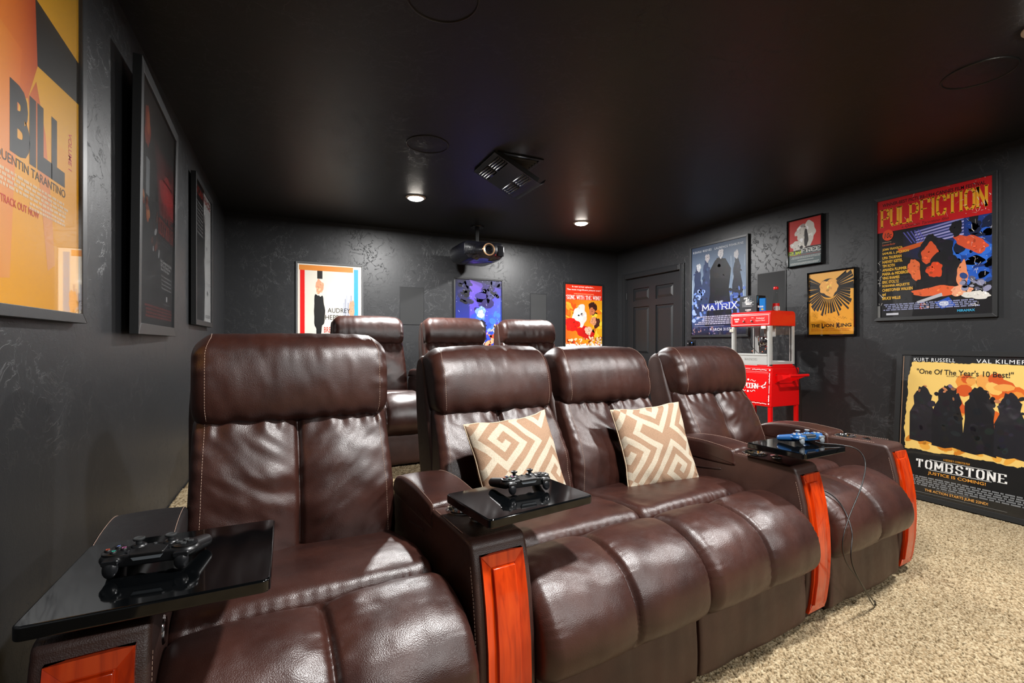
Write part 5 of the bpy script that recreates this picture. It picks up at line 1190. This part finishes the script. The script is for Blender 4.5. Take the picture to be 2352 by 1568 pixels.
KEY = np.array([[int(c) for c in r_] for r_ in (
 "1111111100",
 "0000000100",
 "1111110100",
 "1000010100",
 "1011010100",
 "1010010111",
 "1011110000",
 "1000000000",
 "1111111111",
 "0000000000")])
def pillow(label, uvw, size, yaw, lean, roll, seed, pat_rot):
    t = thing('throw_pillow', label, 'pillow', row(*uvw), group='throw pillows on the front row')
    t.matrix_world = T(*row(*uvw)) @ RZ(TH + yaw) @ RX(-lean) @ RY(-roll); ml = t.matrix_world.copy(); t.rotation_euler = ml.to_euler(); t.location = ml.translation
    n = 230; g = np.linspace(-1, 1, n); g = np.sign(g) * (1 - (1 - np.abs(g)) ** 1.15)
    X, Z = np.meshgrid(g, g, indexing='ij'); h = size / 2
    V = []; F = []; Cc = []
    cream, tan = np.array(lin('#bcb09d')), np.array(lin('#9d8069'))
    for sgn in (-1, 1):
        x = h * X * (1 - .075 * (1 - Z ** 2)) ; z = h * Z * (1 - .075 * (1 - X ** 2))
        th = .062 * (np.clip((1 - X ** 2) * (1 - Z ** 2), 0, 1)) ** .42
        ed = (1 - np.abs(X)) ; ez = (1 - np.abs(Z)); near = np.exp(-np.minimum(ed, ez) / .18)
        wr_ = .0055 * near * vnoise(X * 4 + seed, Z * 4, seed) + .005 * vnoise(X * 2.2 + seed * 2, Z * 2.2 + 5, 3) + .0025 * near * np.sin(9 * (X + Z) + 4 * vnoise(X * 3, Z * 3, seed))
        y = sgn * (th + wr_ * np.clip(np.minimum(ed, ez) * 12, 0, 1))
        x = x + .004 * vnoise(Z * 3 + seed, X, 1) ; z = z + .004 * vnoise(X * 3, Z + seed, 2)
        o_ = len(V); V += np.stack([x, y, z], -1).reshape(-1, 3).tolist()
        cr, sr = math.cos(pat_rot), math.sin(pat_rot); k = size / 2 / .0265
        a = (X * cr + Z * sr) * k + 40.3 + seed; b_ = (-X * sr + Z * cr) * k + 60.2
        ti, tj = np.floor(a / 10).astype(int), np.floor(b_ / 10).astype(int); ii = np.floor(a % 10).astype(int); jj = np.floor(b_ % 10).astype(int)
        ii = np.where((tj % 2) == 1, 9 - ii, ii); jj = np.where((ti % 2) == 1, 9 - jj, jj)
        kk = KEY[jj, ii][..., None]; Cc.append((cream * kk + tan * (1 - kk)).reshape(-1, 3))
        for i in range(n - 1):
            r0 = o_ + i * n
            for j in range(n - 1):
                q = (r0 + j, r0 + j + 1, r0 + n + j + 1, r0 + n + j); F.append(q if sgn > 0 else q[::-1])
    me = bpy.data.meshes.new('pillow'); me.from_pydata(V, [], F); me.update()
    ca = me.color_attributes.new('ink', 'FLOAT_COLOR', 'POINT'); cc = np.concatenate(Cc); ca.data.foreach_set('color', np.c_[cc, np.ones(len(cc))].astype(np.float32).ravel())
    bm = bmesh.new(); bm.from_mesh(me); bmesh.ops.remove_doubles(bm, verts=bm.verts, dist=.0004); bmesh.ops.recalc_face_normals(bm, faces=bm.faces); bm.to_mesh(me); bm.free()
    link('pillow_cover', me, M_PIL, t, angle=180)
    e = [(sx, sz) for sx, sz in ((-1, -1), (1, -1), (1, 1), (-1, 1))]; pts = []
    for k in range(4):
        (x0, z0), (x1, z1) = e[k], e[(k + 1) % 4]
        for q in np.linspace(0, 1, 14, endpoint=False):
            X_, Z_ = x0 + (x1 - x0) * q, z0 + (z1 - z0) * q
            pts.append((h * X_ * (1 - .075 * (1 - Z_ ** 2)) + .004 * float(vnoise(Z_ * 3 + seed, X_, 1)), 0, h * Z_ * (1 - .075 * (1 - X_ ** 2)) + .004 * float(vnoise(X_ * 3, Z_ + seed, 2))))
    MB().tube(pts, .0026, 8, closed=True).o('seam_edge', mat('cream_seam', '#cbb89c', .9), t, angle=180)
pillow('tan and cream key-patterned pillow behind the middle tray, in the second recliner from the left', (1.160, .475, .660), .39, math.radians(4), math.radians(24), math.radians(3), 3, math.radians(38))
pillow('tan and cream key-patterned pillow to the right of the other one, fully in view', (1.910, .490, .652), .385, math.radians(-12), math.radians(20), math.radians(3.5), 8, math.radians(52))

# ------------------------------------------------------------------ deep carpet pile, where the camera can see it
M_PILE = mat('carpet_pile_fibre', '#b79c7a', 0.95, spec=.08)
at = N(M_PILE, 'ShaderNodeVertexColor', layer_name='ink'); LK(M_PILE, at.outputs[0], BS(M_PILE).inputs['Base Color'])
def pile(x0, x1, y0, y1, step, hmax, z0, name, label):
    nx, ny = int((x1 - x0) / step), int((y1 - y0) / step)
    gx, gy = np.meshgrid(np.linspace(x0, x1, nx), np.linspace(y0, y1, ny), indexing='ij')
    R = np.random.default_rng(3); n = gx.shape
    jx, jy = R.uniform(-.45, .45, n) * step, R.uniform(-.45, .45, n) * step
    clump = .5 + .5 * vnoise(gx * 150, gy * 150, 1.5)
    h = hmax * (.10 + .42 * clump + .58 * R.random(n) ** 1.2)
    z = z0 + h; edge = (np.minimum.reduce([gx - x0, x1 - gx, gy - y0, y1 - gy]) < step * .6); z[edge] = z0 - .002
    V = np.stack([gx + jx, gy + jy, z], -1).reshape(-1, 3)
    idx = np.arange(n[0] * n[1]).reshape(n); F = np.stack([idx[:-1, :-1], idx[1:, :-1], idx[1:, 1:], idx[:-1, 1:]], -1).reshape(-1, 4)
    me = bpy.data.meshes.new(name); me.vertices.add(len(V)); me.vertices.foreach_set('co', V.astype(np.float32).ravel())
    me.loops.add(F.size); me.loops.foreach_set('vertex_index', F.ravel().astype(np.int32)); me.polygons.add(len(F)); me.polygons.foreach_set('loop_start', np.arange(0, F.size, 4, dtype=np.int32)); me.update(calc_edges=True)
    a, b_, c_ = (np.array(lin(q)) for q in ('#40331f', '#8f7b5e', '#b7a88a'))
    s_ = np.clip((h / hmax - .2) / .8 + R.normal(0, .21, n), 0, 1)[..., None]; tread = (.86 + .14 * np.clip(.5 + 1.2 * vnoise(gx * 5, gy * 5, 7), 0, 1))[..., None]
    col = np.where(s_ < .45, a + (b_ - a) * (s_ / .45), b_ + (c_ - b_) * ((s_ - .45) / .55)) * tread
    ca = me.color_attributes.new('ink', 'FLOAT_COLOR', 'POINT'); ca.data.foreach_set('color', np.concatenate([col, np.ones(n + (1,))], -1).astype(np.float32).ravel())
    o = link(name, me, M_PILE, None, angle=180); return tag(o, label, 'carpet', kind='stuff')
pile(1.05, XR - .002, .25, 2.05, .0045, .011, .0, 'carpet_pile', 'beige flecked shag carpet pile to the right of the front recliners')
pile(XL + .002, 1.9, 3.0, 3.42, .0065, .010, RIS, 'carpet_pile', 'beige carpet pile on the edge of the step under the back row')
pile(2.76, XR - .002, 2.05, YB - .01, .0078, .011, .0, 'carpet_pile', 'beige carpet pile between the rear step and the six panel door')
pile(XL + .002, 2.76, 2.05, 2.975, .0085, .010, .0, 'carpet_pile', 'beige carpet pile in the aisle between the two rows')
